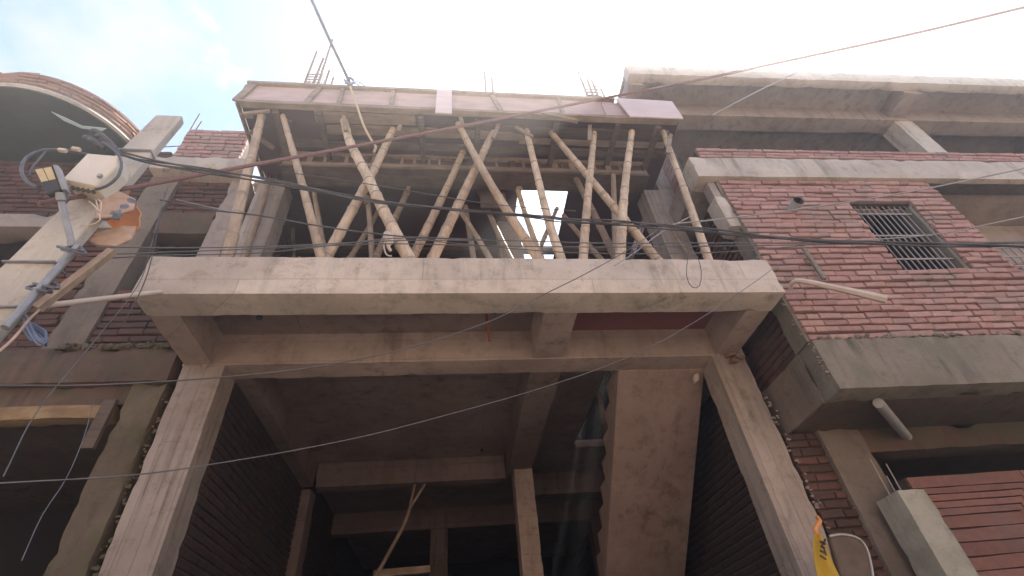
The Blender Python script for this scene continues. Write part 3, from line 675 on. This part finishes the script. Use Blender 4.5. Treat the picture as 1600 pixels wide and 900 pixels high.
def crust(name, a, b, count, size, m, parent, spread=.02):
    """hardened mortar droppings and crumbs along a line"""
    a = Vector(a); b = Vector(b); mb = MB()
    bm = bmesh.new(); bmesh.ops.create_icosphere(bm, subdivisions=2, radius=1); bm.verts.ensure_lookup_table()
    vs_ = [v.co.copy() for v in bm.verts]; fs_ = [tuple(v.index for v in f.verts) for f in bm.faces]; bm.free()
    for k in range(count):
        c = a.lerp(b, random.random())+Vector([random.gauss(0, spread) for _ in range(3)]); r = size*random.uniform(.35, 1.2); o = Vector([random.uniform(0, 50) for _ in range(3)])
        sc = Vector((random.uniform(.8, 1.6), random.uniform(.6, 1.0), random.uniform(.6, 1.1))); base = len(mb.v)
        for v in vs_:
            q = v*(1+.55*mnoise.noise(v*1.4+o)+.2*mnoise.noise(v*4+o)); mb.v.append(c+Vector((q.x*sc.x, q.y*sc.y, q.z*sc.z))*r)
        for f in fs_: mb.face(tuple(base+i for i in f))
    return struct(mb.build(name, M[m], parent), 'stuff')
crust('mortar_crust', (3.22, 3.40, 3.965), (7.5, 3.40, 3.965), 130, .022, 'oldconc', RB, .012)
crust('mortar_crust', (3.21, 3.42, 3.95), (3.21, 3.42, 3.5), 22, .012, 'plaster', RB, .012)
crust('mortar_crust', (3.13, 4.205, 3.9), (3.13, 4.205, 2.2), 60, .012, 'plaster', RB, .015)
crust('mortar_crust', (3.19, 3.44, 4.0), (3.19, 3.44, 6.3), 40, .016, 'oldconc', RB, .012)
crust('mortar_crust', (-2.46, 3.20, 4.752), (3.0, 3.24, 4.752), 90, .011, 'oldconc', B, .012)
crust('mortar_crust', (-2.40, 4.21, 4.325), (-2.15, 4.21, 4.325), 14, .018, 'conc', B, .01)
crust('mortar_crust', (2.78, 4.21, 4.325), (3.10, 4.21, 4.325), 16, .02, 'conc', B, .012)
crust('mortar_crust', (1.80, 4.47, 4.32), (2.75, 4.47, 4.32), 40, .014, 'stair', B, .01)
crust('mortar_crust', (-2.50, 4.23, 4.0), (-2.50, 4.23, 2.0), 60, .016, 'rubble', B, .014)
# ================================================================== left brick house
LB = thing('brick_house', 'old brick house on the left with bowed balcony and dark openings', 'building', (-4, 4.3, 0))
def lb(name, a, b, m='plaster', jit=.005, seg=.25, bev=.012): return MB().rough(a, b, jit*1.7, .024, .07).build(name, M[m], LB)
XL = -9.0
lb('column', (-2.83, 4.2, 0), (-2.54, 4.5, 4.17), 'rubble', .012, .15)
lb('floor_beam', (XL, 4.16, 4.16), (-2.535, 4.5, 4.53), 'brown', .008, .15)
lb('lintel', (XL, 4.22, 3.845), (-2.90, 4.36, 3.975), 'lintel', .008, .2)
MB().bar((-2.93, 4.19, 3.99), (-2.93, 4.19, 3.55), .10, .04, (0, 1, 0)).build('door_board', M['timberdark'], LB)
lb('door_wall', (XL, 4.24, 3.97), (-2.83, 4.45, 4.17), 'brown')
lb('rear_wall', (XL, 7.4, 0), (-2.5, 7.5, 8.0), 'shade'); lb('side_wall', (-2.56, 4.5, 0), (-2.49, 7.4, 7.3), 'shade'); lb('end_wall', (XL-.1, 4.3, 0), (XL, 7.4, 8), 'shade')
lb('floor_slab', (XL, 4.5, 4.2), (-2.56, 7.4, 4.5), 'brown')
wallX(-3.40, -2.55, 4.53, 5.28, 4.20, .2, (), 'brickold', parent=LB, jit=.008)
wallX(-4.6, -3.74, 4.53, 6.2, 4.24, .2, (), 'brickold', parent=LB, jit=.015)
wallX(XL, -4.6, 4.53, 5.3, 4.24, .2, (), 'brickold', parent=LB, jit=.01)
lb('column', (-3.74, 4.17, 4.53), (-3.40, 4.45, 7.2), 'brownlit', .008)
lb('column', (-2.80, 4.19, 5.28), (-2.56, 4.45, 7.2), 'plaster', .008)
lb('lintel', (-3.40, 4.19, 6.13), (-2.80, 4.42, 6.50), 'brown', .006)
wallX(-3.40, -2.80, 6.50, 7.14, 4.22, .2, (), 'brickold', parent=LB, jit=.008)
lb('lintel', (XL, 4.18, 6.20), (-3.75, 4.45, 6.42), 'plaster', .008)
wallX(XL, -3.75, 6.42, 7.80, 4.22, .2, (), 'brickold', parent=LB, jit=.008)
lb('sunshade', (-3.72, 4.02, 7.14), (-2.62, 4.5, 7.40), 'ledge', .012, .12, .02)
lb('roof_slab', (XL, 4.42, 7.2), (-2.55, 7.4, 7.45), 'plaster')
wallX(-3.70, -2.86, 7.42, 8.36, 4.22, .2, (), 'brick', parent=LB, name='parapet', jit=.008, course=.085)
crust('mortar_crust', (-3.6, 4.16, 4.54), (-2.6, 4.16, 4.54), 60, .025, 'rubble', LB, .015)
crust('mortar_crust', (-3.7, 4.04, 7.15), (-2.7, 4.04, 7.15), 40, .02, 'plaster', LB, .015)
# bowed balcony: slab and curved brick parapet
CX, CY, RR = -5.0, 4.22, 1.0
arc = [(CX+RR*math.cos(g_), CY-RR*math.sin(g_)) for g_ in [math.pi*k/40 for k in range(41)]]
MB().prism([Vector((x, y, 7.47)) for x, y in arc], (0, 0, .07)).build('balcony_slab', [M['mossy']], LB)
cp = bricks(lambda u, v, d: Vector((CX+(RR-.02+d)*math.cos(math.pi-u/RR), CY-(RR-.02+d)*math.sin(math.pi-u/RR), 7.59+v)), math.pi*RR, .245, .06, .2, jit=.012)
for k in range(40):
    a0, a1 = math.pi*k/40, math.pi*(k+1)/40
    q = [Vector((CX+r_*math.cos(a_), CY-r_*math.sin(a_), 7.545)) for r_, a_ in ((RR-.12, a0), (RR, a0), (RR, a1), (RR-.12, a1))]
    cp.prism(q, (0, 0, .29), 1)
cp.build('bowed_parapet', [M['brickor'], M['mortarpale']], LB)
MB().tube([Vector((CX+(RR-.01)*math.cos(math.pi*k/40), CY-(RR-.01)*math.sin(math.pi*k/40), 7.53)) for k in range(41)], .035, 6).build('slab_lip', M['ledge'], LB)
for (a, b) in (((246, 292), (312, 178)), ((250, 288), (315, 190))):
    MB().tube([P(*a, 4.3), P(*b, 4.3)], .010, 6).build('starter_bar', M['rebar'], LB)
for (x, y, n) in ((262, 228, 3), (255, 245, 3)):
    MB().tube([P(x-15, y+2, 4.3), P(x+20, y, 4.3)], .007, 5).build('stirrup', M['rebar'], LB)
q = [PZ(80, 175, 7.43), PZ(105, 186, 7.43), PZ(128, 197, 7.43), PZ(166, 201, 7.43), PZ(160, 205, 7.43), PZ(128, 201, 7.43), PZ(100, 189, 7.43)]  # thin pale blue strip set flat under the soffit
tag(MB().prism(q, (0, 0, .012)).build('pale_strip', M['paleblue'], origin=q[0]), 'pale blue strip under the dark bowed balcony', 'strip')

# ================================================================== utility pole and what hangs on it
UP = thing('utility_pole', 'pale rectangular concrete utility pole leaning in front of the left house', 'utility pole', (-2.95, 2.5, 0))
pt = [(-2.50, 2.47), (-2.285, 2.47), (-2.30, 2.55), (-2.50, 2.55)]; pb = [(-3.22, 2.45), (-2.78, 2.45), (-2.79, 2.55), (-3.22, 2.55)]
mb = MB(); nseg = 24
for i in range(nseg+1):
    t = i/nseg
    for k in range(4):
        mb.v.append(Vector((pb[k][0]*(1-t)+pt[k][0]*t+random.uniform(-.003, .003), pb[k][1]*(1-t)+pt[k][1]*t+random.uniform(-.003, .003), 5.76*t)))
for i in range(nseg):
    for k in range(4): mb.face((i*4+k, i*4+(k+1) % 4, i*4+4+(k+1) % 4, i*4+4+k))
mb.face((3, 2, 1, 0)); mb.face(tuple(nseg*4+k for k in range(4)))
mb.build('shaft', M['pole'], UP, .012, seg=2)
for z in (3.62, 3.98, 4.62, 5.2):
    t = z/5.76; x0 = pb[0][0]*(1-t)+pt[0][0]*t; x1 = pb[1][0]*(1-t)+pt[1][0]*t
    MB().box((x0-.005, 2.443, z-.006), (x1+.005, 2.56, z+.006), 0, .002).build('steel_band', M['galv'], UP)
# street lamp
SLM = thing('street_lamp', 'small lamp head with two yellowish panels on a bent grey arm', 'street lamp', P(108, 388, 2.38))
MB().tube(spline([P(112, 392, 2.40), P(110, 372, 2.36), P(100, 335, 2.30), P(95, 308, 2.26), P(93, 292, 2.22)], .03), .020, 10).build('arm', M['galv'], SLM)
MB().tube([P(96, 314, 2.265), P(94, 302, 2.235)], .027, 10).build('collar', M['galv'], SLM)
Y0 = 2.16
hd = [P(50, 262, Y0), P(82, 257, Y0), P(96, 296, Y0+.05), P(72, 303, Y0+.05)]
nrm = (hd[1]-hd[0]).cross(hd[3]-hd[0]).normalized(); nrm = nrm if nrm.dot(EYE-hd[0]) < 0 else -nrm
MB().prism(hd, nrm*.05).build('lamp_head', M['dark'], SLM, .008)
MB().prism([hd[1]-nrm*.003, hd[1]+Vector((.03, 0, .0)), hd[2]+Vector((.03, 0, 0)), hd[2]-nrm*.003], nrm*.055).build('head_side', M['galv'], SLM, .004)
for (u0, u1) in ((.10, .47), (.52, .90)):
    def bl(u, v): return hd[0].lerp(hd[1], u).lerp(hd[3].lerp(hd[2], u), v)
    MB().prism([bl(u0, .10)-nrm*.004, bl(u1, .10)-nrm*.004, bl(u1, .58)-nrm*.004, bl(u0, .58)-nrm*.004], nrm*.006).build('lamp_panel', M['led'], SLM)
# junction box
JB = thing('junction_box', 'cream plastic junction box strapped to the concrete pole', 'junction box', P(140, 285, 2.36))
Yj = 2.28
fr = [P(96, 280, Yj), P(136, 239, Yj), P(186, 243, Yj), P(182, 262, Yj+.02), P(148, 291, Yj+.03)]
MB().prism(fr, (.0, .15, .02)).build('case', M['cream'], JB, .012, seg=3)
lo_ = [P(97, 281, Yj+.004), P(148, 292, Yj+.034), P(140, 300, Yj+.06), P(104, 290, Yj+.05)]
MB().prism(lo_, (0, .10, .02)).build('vent_cover', M['creamdim'], JB, .005)
for k in range(5):
    p = P(112+8*k, 291+1.5*k, Yj-.0); MB().bar(p, P(116+8*k, 297+1.5*k, Yj+.02), .022, .01, (0, 1, 0)).build('vent_slot', M['dark'], JB)
MB().obox(P(156, 275, Yj-.005), Vector((.014, 0, 0)), Vector((0, .012, 0)), Vector((0, 0, .014))).build('latch', M['pvc'], JB, .003)
# pipes and batten strapped to the pole
tag(MB().tube(spline([P(122, 385, 2.36), P(8, 512, 2.30)], .15), .021, 10).build('conduit', M['galv'], origin=P(8, 512, 2.30)), 'silver steel conduit tied along the right edge of the concrete pole', 'pipe')
tag(MB().bar(P(176, 392, 2.5), P(58, 482, 2.5), .05, .04, (0, 1, 0)).build('batten', M['bamboodim'], origin=P(58, 482, 2.5)), 'split wooden batten behind the silver conduit on the pole', 'batten')
for spots, lab in ((((112, 388), (118, 392)), 'twisted tie wire round pole and conduit below the street lamp arm'), (((75, 446), (64, 452)), 'twisted tie wire round pole and conduit nearer the conduit foot')):
    line = []
    for (x, y) in spots: line += [P(x-22, y-3, 2.37), P(x, y+2, 2.30), P(x+16, y+5, 2.33), P(x+10, y-4, 2.36)]
    tag(MB().tube(spline(line, .03), .009, 6).build('tie_wire', M['wire'], origin=line[0]), lab, 'tie wire')
# torn orange cover behind the pole
OC = thing('hanging_basin', 'torn orange basin hanging off the right side of the pole', 'basin', P(170, 345, 2.62))
c0 = P(172, 342, 2.66); ob = MB(); ring = []
e1 = (P(216, 318, 2.62)-P(128, 368, 2.62))*.5; e2 = (P(196, 378, 2.62)-P(150, 305, 2.62))*.5
for j in range(5):
    f_ = j/4; row = []
    for k in range(25):
        g_ = -1.9+3.5*k/24; rr = f_*(1+.05*math.sin(k*2.1)*(j == 4))
        row.append(c0+e1*math.cos(g_)*rr+e2*math.sin(g_)*rr+Vector((0, .16*(1-f_*f_), 0)))
    ring.append(row)
for j in range(5): ob.v += ring[j]
for j in range(4):
    for k in range(24): ob.face((j*25+k, j*25+k+1, (j+1)*25+k+1, (j+1)*25+k), 0, True)
o_ = ob.build('bowl', M['clay'], OC); o_.modifiers.new('solid', 'SOLIDIFY').thickness = .012
MB().prism([P(128, 372, 2.57), P(150, 362, 2.55), P(190, 352, 2.55), P(212, 352, 2.57), P(205, 372, 2.57), P(180, 384, 2.56), P(150, 382, 2.56)], (0, .02, 0)).build('torn_flap', M['sack'], OC, .006)
MB().prism([P(160, 300, 2.42), P(186, 298, 2.45), P(212, 310, 2.5), P(208, 326, 2.48), P(170, 338, 2.44), P(146, 340, 2.42)], (0, .02, 0)).build('torn_flap', M['sack'], OC, .006)
MB().prism([P(190, 281, 2.56), P(203, 296, 2.57), P(196, 306, 2.57), P(184, 302, 2.56)], (0, .02, 0)).build('torn_flap', M['clay'], OC, .004)
rgp = spline([P(158, 336, 2.5), P(176, 338, 2.47), P(190, 330, 2.48), P(206, 316, 2.5)], .02)
tag(MB().tube(rgp, [.02+.018*math.sin(i*.8)**2 for i in range(len(rgp))], 7).build('rag', M['rag'], origin=rgp[0]), 'blue grey rag bundle lying in the torn orange basin', 'rag')

# ================================================================== cables and ropes
def cable(name, label, cat, pts, wpx, m, n=6, strands=1, group=None, lead=0):
    """pts: (x, y, Y) way points of the hanging line, each with its own distance from the street"""
    w3 = [P(x, y, Y) for x, y, Y in pts]
    rr = px_r(wpx, w3[len(w3)//2])
    if lead: w3.insert(0, w3[0]+(w3[0]-w3[1]).normalized()*lead)      # runs on past the frame
    ln = spline(w3, .06); mb = MB()
    if strands == 1:
        mb.tube(ln, rr, n)
    else:
        for k in range(strands):
            s_ = []
            for i, p in enumerate(ln):
                g_ = i*.22+2*math.pi*k/strands; s_.append(p+Vector((0, math.cos(g_), math.sin(g_)))*rr*.62+Vector((0, 0, .010*math.sin(i*.09+k*2.3)+.006*math.sin(i*.31+k))))
            mb.tube(s_, rr*(.34+.08*(k % 2)), n)
    return tag(mb.build(name, M[m], origin=w3[0]), label, cat, group)
G = 'wires strung across the street'
cable('power_cable', 'thick twisted black cable bundle from the pole across all the bamboo props', 'cable',
      [(186, 240, 2.40), (240, 254, 2.42), (330, 268, 2.5), (440, 287, 2.6), (560, 310, 2.66), (700, 327, 2.7), (820, 336, 2.72), (900, 345, 2.72), (1040, 354, 2.68), (1200, 371, 2.55), (1400, 381, 2.35), (1640, 383, 2.2)], 7.5, 'cable', 6, 4, G)
cable('rope', 'reddish rope rising from the pole across the fascia toward the upper right sky', 'rope',
      [(60, 318, 2.3), (130, 306, 2.4), (240, 287, 2.55), (400, 257, 2.75), (590, 222, 2.9), (780, 186, 3.02), (905, 161, 3.05), (1090, 125, 2.75), (1250, 91, 2.35), (1430, 52, 1.95), (1640, 2, 1.6)], 4.6, 'rope', 7, 1, G)
cable('cable', 'dark cable dropping from the sky to a knot above the fascia', 'cable', [(487, 0, 2.65), (515, 62, 2.85), (546, 128, 3.08)], 5, 'cable', 7, 1, G, lead=4.0)
kn = MB(); kn.tube(spline([P(538, 125, 3.06), P(546, 132, 3.04), P(553, 127, 3.06), P(546, 122, 3.08), P(540, 130, 3.07)], .015), .018, 7)
kn.tube(spline([P(548, 130, 3.06), P(560, 128, 3.07), P(570, 134, 3.08)], .02), .009, 6); kn.tube(spline([P(546, 128, 3.06), P(556, 131, 3.07), P(562, 133, 3.08)], .02), .008, 6)
tag(kn.build('cable_knot', M['bluewire'], origin=P(546, 128, 3.06)), 'bluish knot joining the dark cable to the jute rope', 'knot')
cable('rope', 'short frayed jute rope hanging over the fascia down to the reddish rope', 'rope', [(546, 132, 3.06), (556, 160, 3.05), (568, 195, 3.0), (582, 222, 2.93), (587, 229, 2.91), (584, 238, 2.92)], 4, 'jute', 7, 1, G)
cable('wire', 'thin dark wire rising right under the balcony past the rusty hook', 'wire', [(-40, 603, 1.9), (0, 602, 1.95), (160, 601, 2.1), (350, 589, 2.35), (500, 572, 2.5), (640, 543, 2.62), (770, 500, 2.72), (850, 460, 2.8), (920, 425, 2.86), (985, 388, 2.9), (1045, 347, 2.95)], 2.0, 'wire', 5, 1, G)
cable('wire', 'long pale wire crossing the dark ground floor and rising to the brick wall', 'wire', [(-40, 760, 1.75), (0, 755, 1.8), (200, 743, 2.0), (340, 724, 2.15), (500, 696, 2.3), (640, 664, 2.4), (860, 602, 2.55), (1000, 550, 2.65), (1100, 494, 2.75), (1180, 440, 2.9), (1246, 391, 3.2)], 1.8, 'wire', 5, 1, G)
cable('wire', 'wire running from the right edge down past the round drain pipe', 'wire', [(1640, 255, 2.2), (1600, 263, 2.25), (1420, 300, 2.5), (1240, 328, 2.8), (1110, 344, 2.95), (1050, 350, 3.0)], 2.4, 'palewire', 5, 1, G)
cable('wire', 'thin wire sagging low over the far right window grille', 'wire', [(1640, 330, 2.4), (1570, 345, 2.5), (1480, 363, 2.65), (1400, 372, 2.8), (1290, 378, 3.0)], 2, 'palewire', 5, 1, G)
cable('wire', 'upper of the fine wires just above the balcony edge', 'wire', [(150, 386, 2.5), (300, 387, 2.6), (450, 384, 2.7), (620, 376, 2.8), (800, 376, 2.85), (950, 380, 2.85), (1200, 380, 2.7), (1640, 386, 2.3)], 1.8, 'wire', 5, 1, G)
cable('wire', 'middle of the fine wires just above the balcony edge', 'wire', [(160, 398, 2.5), (260, 394, 2.6), (420, 388, 2.7), (600, 381, 2.8), (760, 384, 2.85), (950, 386, 2.85), (1150, 384, 2.75), (1640, 377, 2.3)], 1.8, 'wire', 5, 1, G)
cable('wire', 'lowest of the fine wires just above the balcony edge', 'wire', [(150, 405, 2.55), (250, 399, 2.6), (420, 394, 2.7), (620, 372, 2.8), (700, 379, 2.85), (880, 394, 2.85), (1060, 396, 2.8), (1200, 389, 2.7), (1330, 374, 2.6)], 1.7, 'wire', 5, 1, G)
cable('wire', 'dark wire sagging from the leftmost bamboo to the crooked pole', 'wire', [(250, 312, 2.7), (330, 328, 2.8), (400, 336, 2.9), (480, 350, 2.95), (560, 362, 3.0), (640, 370, 3.0), (760, 375, 3.0)], 2.6, 'cable', 5, 1, G)
cable('wire', 'faint wire across the deck shadow between the left poles', 'wire', [(440, 268, 3.2), (540, 282, 3.25), (640, 298, 3.25), (760, 318, 3.25), (900, 330, 3.2)], 1.6, 'cable', 5, 1, G)
cable('wire', 'short pale wire slanting across the right roof canopy', 'wire', [(1255, 108, 3.2), (1185, 142, 3.15), (1112, 180, 3.1)], 2.0, 'palewire', 5, 1, G)
cable('wire', 'thin pale wire slanting up to a looped end over the right balcony edge', 'wire', [(960, 415, 3.05), (990, 396, 3.06), (1035, 362, 3.1), (1085, 335, 3.15)], 1.6, 'palewire', 5, 1, G)
cable('wire_loop', 'slack loop of thin wire hanging on the right balcony face', 'wire', [(1075, 395, 3.10), (1073, 432, 3.10), (1082, 449, 3.10), (1093, 446, 3.10), (1096, 425, 3.10), (1090, 400, 3.1)], 1.5, 'wire', 5, 1)
cable('wire', 'pale drop wire hanging from the rope beside the balcony left corner', 'wire', [(264, 289, 2.58), (250, 330, 2.58), (236, 385, 2.6), (216, 445, 2.62), (150, 530, 2.6), (60, 640, 2.5), (5, 745, 2.3)], 1.4, 'wire', 5, 1, G)
cable('wire', 'dark drop wire close right of the pale one by the left corner', 'wire', [(258, 300, 2.7), (250, 340, 2.7), (238, 400, 2.72), (222, 450, 2.75), (190, 510, 2.8)], 1.6, 'cable', 5, 1, G)
cable('wire', 'pale loose wire trailing down the dark doorway on the left', 'wire', [(146, 628, 2.6), (132, 680, 2.5), (105, 745, 2.4), (66, 805, 2.3), (34, 876, 2.2)], 1.5, 'wire', 5, 1, G)
cable('wire', 'short pale wire reaching left from the leftmost bamboo', 'wire', [(276, 312, 2.8), (320, 322, 2.85), (372, 333, 3.0)], 1.8, 'palewire', 5, 1, G)
cable('wire', 'bundle wire falling from the conduit foot to the left edge', 'wire', [(62, 484, 2.45), (45, 500, 2.4), (20, 530, 2.3), (-10, 556, 2.2)], 4, 'sack', 6, 1, G)
cable('cable', 'grey cable looping left of the junction box around the lamp', 'cable', [(142, 243, 2.3), (110, 236, 2.27), (70, 234, 2.24), (42, 246, 2.22), (33, 264, 2.2), (40, 282, 2.2), (58, 293, 2.2)], 5, 'wire', 8, 1)
cable('cable', 'dark cable curling round the right side of the junction box', 'cable', [(160, 222, 2.32), (180, 236, 2.3), (190, 254, 2.28), (184, 276, 2.26), (166, 291, 2.26), (148, 296, 2.26)], 4.5, 'cable', 8, 1)
cable('cable', 'thin cable hooping over the lamp head', 'cable', [(72, 236, 2.22), (60, 250, 2.2), (50, 262, 2.18), (46, 276, 2.18)], 3, 'cable', 6, 1)
cable('wire', 'curly pink grey wires under the junction box', 'wire', [(138, 314, 2.36), (148, 322, 2.3), (156, 332, 2.32), (158, 316, 2.3), (150, 312, 2.3), (154, 328, 2.32), (156, 344, 2.34), (140, 352, 2.36), (126, 352, 2.4)], 2, 'rodpale', 5, 1)
cl = MB()
for k, (x, y) in enumerate(((152, 208), (160, 215), (148, 222), (166, 222), (172, 230), (140, 218))):
    pp = P(x, y, 2.38+.01*k); cl.tube(spline([pp+Vector((-.05, 0, .03)), pp+Vector((0, -.02, .0)), pp+Vector((.05, 0, -.03)), pp+Vector((.08, .02, -.05))], .02), .017, 7)
tag(cl.build('cable_clamp', M['cable'], origin=P(160, 215, 2.4)), 'dark tangle of cable ends clamped above the junction box', 'cable clamp')
for i, (x, y) in enumerate(((98, 235), (119, 233))):
    tag(MB().obox(P(x, y, 2.25), Vector((.028, 0, -.006)), Vector((0, .014, 0)), Vector((.004, 0, .012))).build('cable_joint', M['ragpale'], origin=P(x, y, 2.25), bevel=.004),
        ('pinkish cable joint nearer the lamp on the looped grey cable', 'pinkish cable joint nearer the box on the looped grey cable')[i], 'cable joint')
cj = MB()
for k in range(5):
    o_ = random.uniform(-6, 6); cj.tube(spline([P(38+o_, 490+k*6, 2.55), P(52+o_, 520+k*3, 2.5), P(66+o_*.5, 540-k*3, 2.5), P(72, 520+k*5, 2.55), P(50, 505+k*4, 2.6)], .03), .007, 5)
tag(cj.build('wire_tangle', M['bluewire'], origin=P(52, 520, 2.5)), 'bluish tangle of loose wires below the conduit foot', 'wires')
# pale rod poking out of the balcony corner
a, b = P(68, 478, 2.55), P(252, 456, 3.14)
tag(MB().tube(spline([a, b], .2), .019, 10).build('plastic_pipe', M['rodpale'], origin=b), 'pale thin pipe poking left from the balcony corner', 'pipe')

# ================================================================== things at the foot of the right column
YC = MB(); Yc = 3.72
cols = [[(1274, 834), (1277, 831), (1281, 832), (1285, 836)], [(1270, 852), (1276, 848), (1284, 851), (1293, 857)], [(1274, 880), (1281, 878), (1292, 882), (1304, 886)], [(1282, 925), (1292, 925), (1308, 925), (1326, 925)]]
for row in cols:
    for k, (x, y) in enumerate(row): YC.v.append(P(x, y, Yc+(.03 if k % 2 else -.02)))
for j in range(3):
    for k in range(3): YC.face((j*4+k, j*4+k+1, (j+1)*4+k+1, (j+1)*4+k), 0, True)
T = thing('yellow_cloth', 'yellow printed cloth hanging from the foot of the right column', 'cloth', P(1280, 880, Yc))
o_ = YC.build('cloth', M['yellow'], T); o_.modifiers.new('sub', 'SUBSURF').levels = 2; o_.modifiers['sub'].render_levels = 2; o_.modifiers.new('solid', 'SOLIDIFY').thickness = .006
for (a, b, wd) in (((1281, 846), (1290, 850), .02), ((1282, 853), (1289, 857), .018), ((1290, 842), (1285, 852), .012), ((1281, 860), (1289, 864), .014), ((1287, 856), (1291, 868), .012), ((1281, 868), (1291, 874), .012)):
    MB().bar(P(*a, Yc-.045), P(*b, Yc-.045), wd, .004, (0, 1, 0)).build('printed_mark', M['ink'], T)
kn = MB(); kn.tube(spline([P(1277, 808, 3.78), P(1281, 815, 3.74), P(1277, 822, 3.74), P(1274, 829, 3.74), P(1279, 836, 3.74)], .015), .016, 7)
kn.build('knot', M['clay'], T)
TB = thing('tin_pan', 'brown round cornered tin pan hanging beside the yellow cloth', 'pan', P(1330, 870, 3.8))
op = [(1296, 838), (1312, 835), (1330, 837), (1344, 843), (1354, 856), (1360, 876), (1364, 900), (1366, 925), (1322, 925), (1308, 880)]
MB().prism([P(x, y, 3.76) for x, y in op], (0, .05, 0)).build('pan', M['tin'], TB, .01)
MB().tube(spline([P(x, y, 3.755) for x, y in op[:8]], .03), .009, 6).build('rim', M['tinrim'], TB)
# forked bamboo inside the ground floor and the plank it rests on
fk = thing('forked_pole', 'thin forked bamboo leaning deep inside the dark ground floor', 'bamboo pole', P(590, 895, 7.0))
MB().tube(spline([P(585, 905, 7.0), P(630, 822, 7.0), P(640, 795, 7.0)], .1), .025, 7).build('stem', M['bamboodim'], fk)
MB().tube(spline([P(640, 795, 7.0), P(648, 757, 7.05)], .1), .02, 7).build('branch', M['bamboodim'], fk); MB().tube(spline([P(640, 795, 7.0), P(664, 757, 7.05)], .1), .02, 7).build('branch', M['bamboodim'], fk)
tag(MB().bar(P(584, 898, 7.2), P(672, 890, 7.2), .1, .08).build('plank', M['timber'], origin=P(584, 898, 7.2)), 'short plank at the foot of the forked bamboo indoors', 'plank')
tag(MB().bar(P(934, 612, 5.2), P(952, 700, 5.6), .05, .04, (0, 1, 0)).build('plank', M['timberdark'], origin=P(934, 612, 5.2)), 'dark timber standing in the stair opening', 'plank')
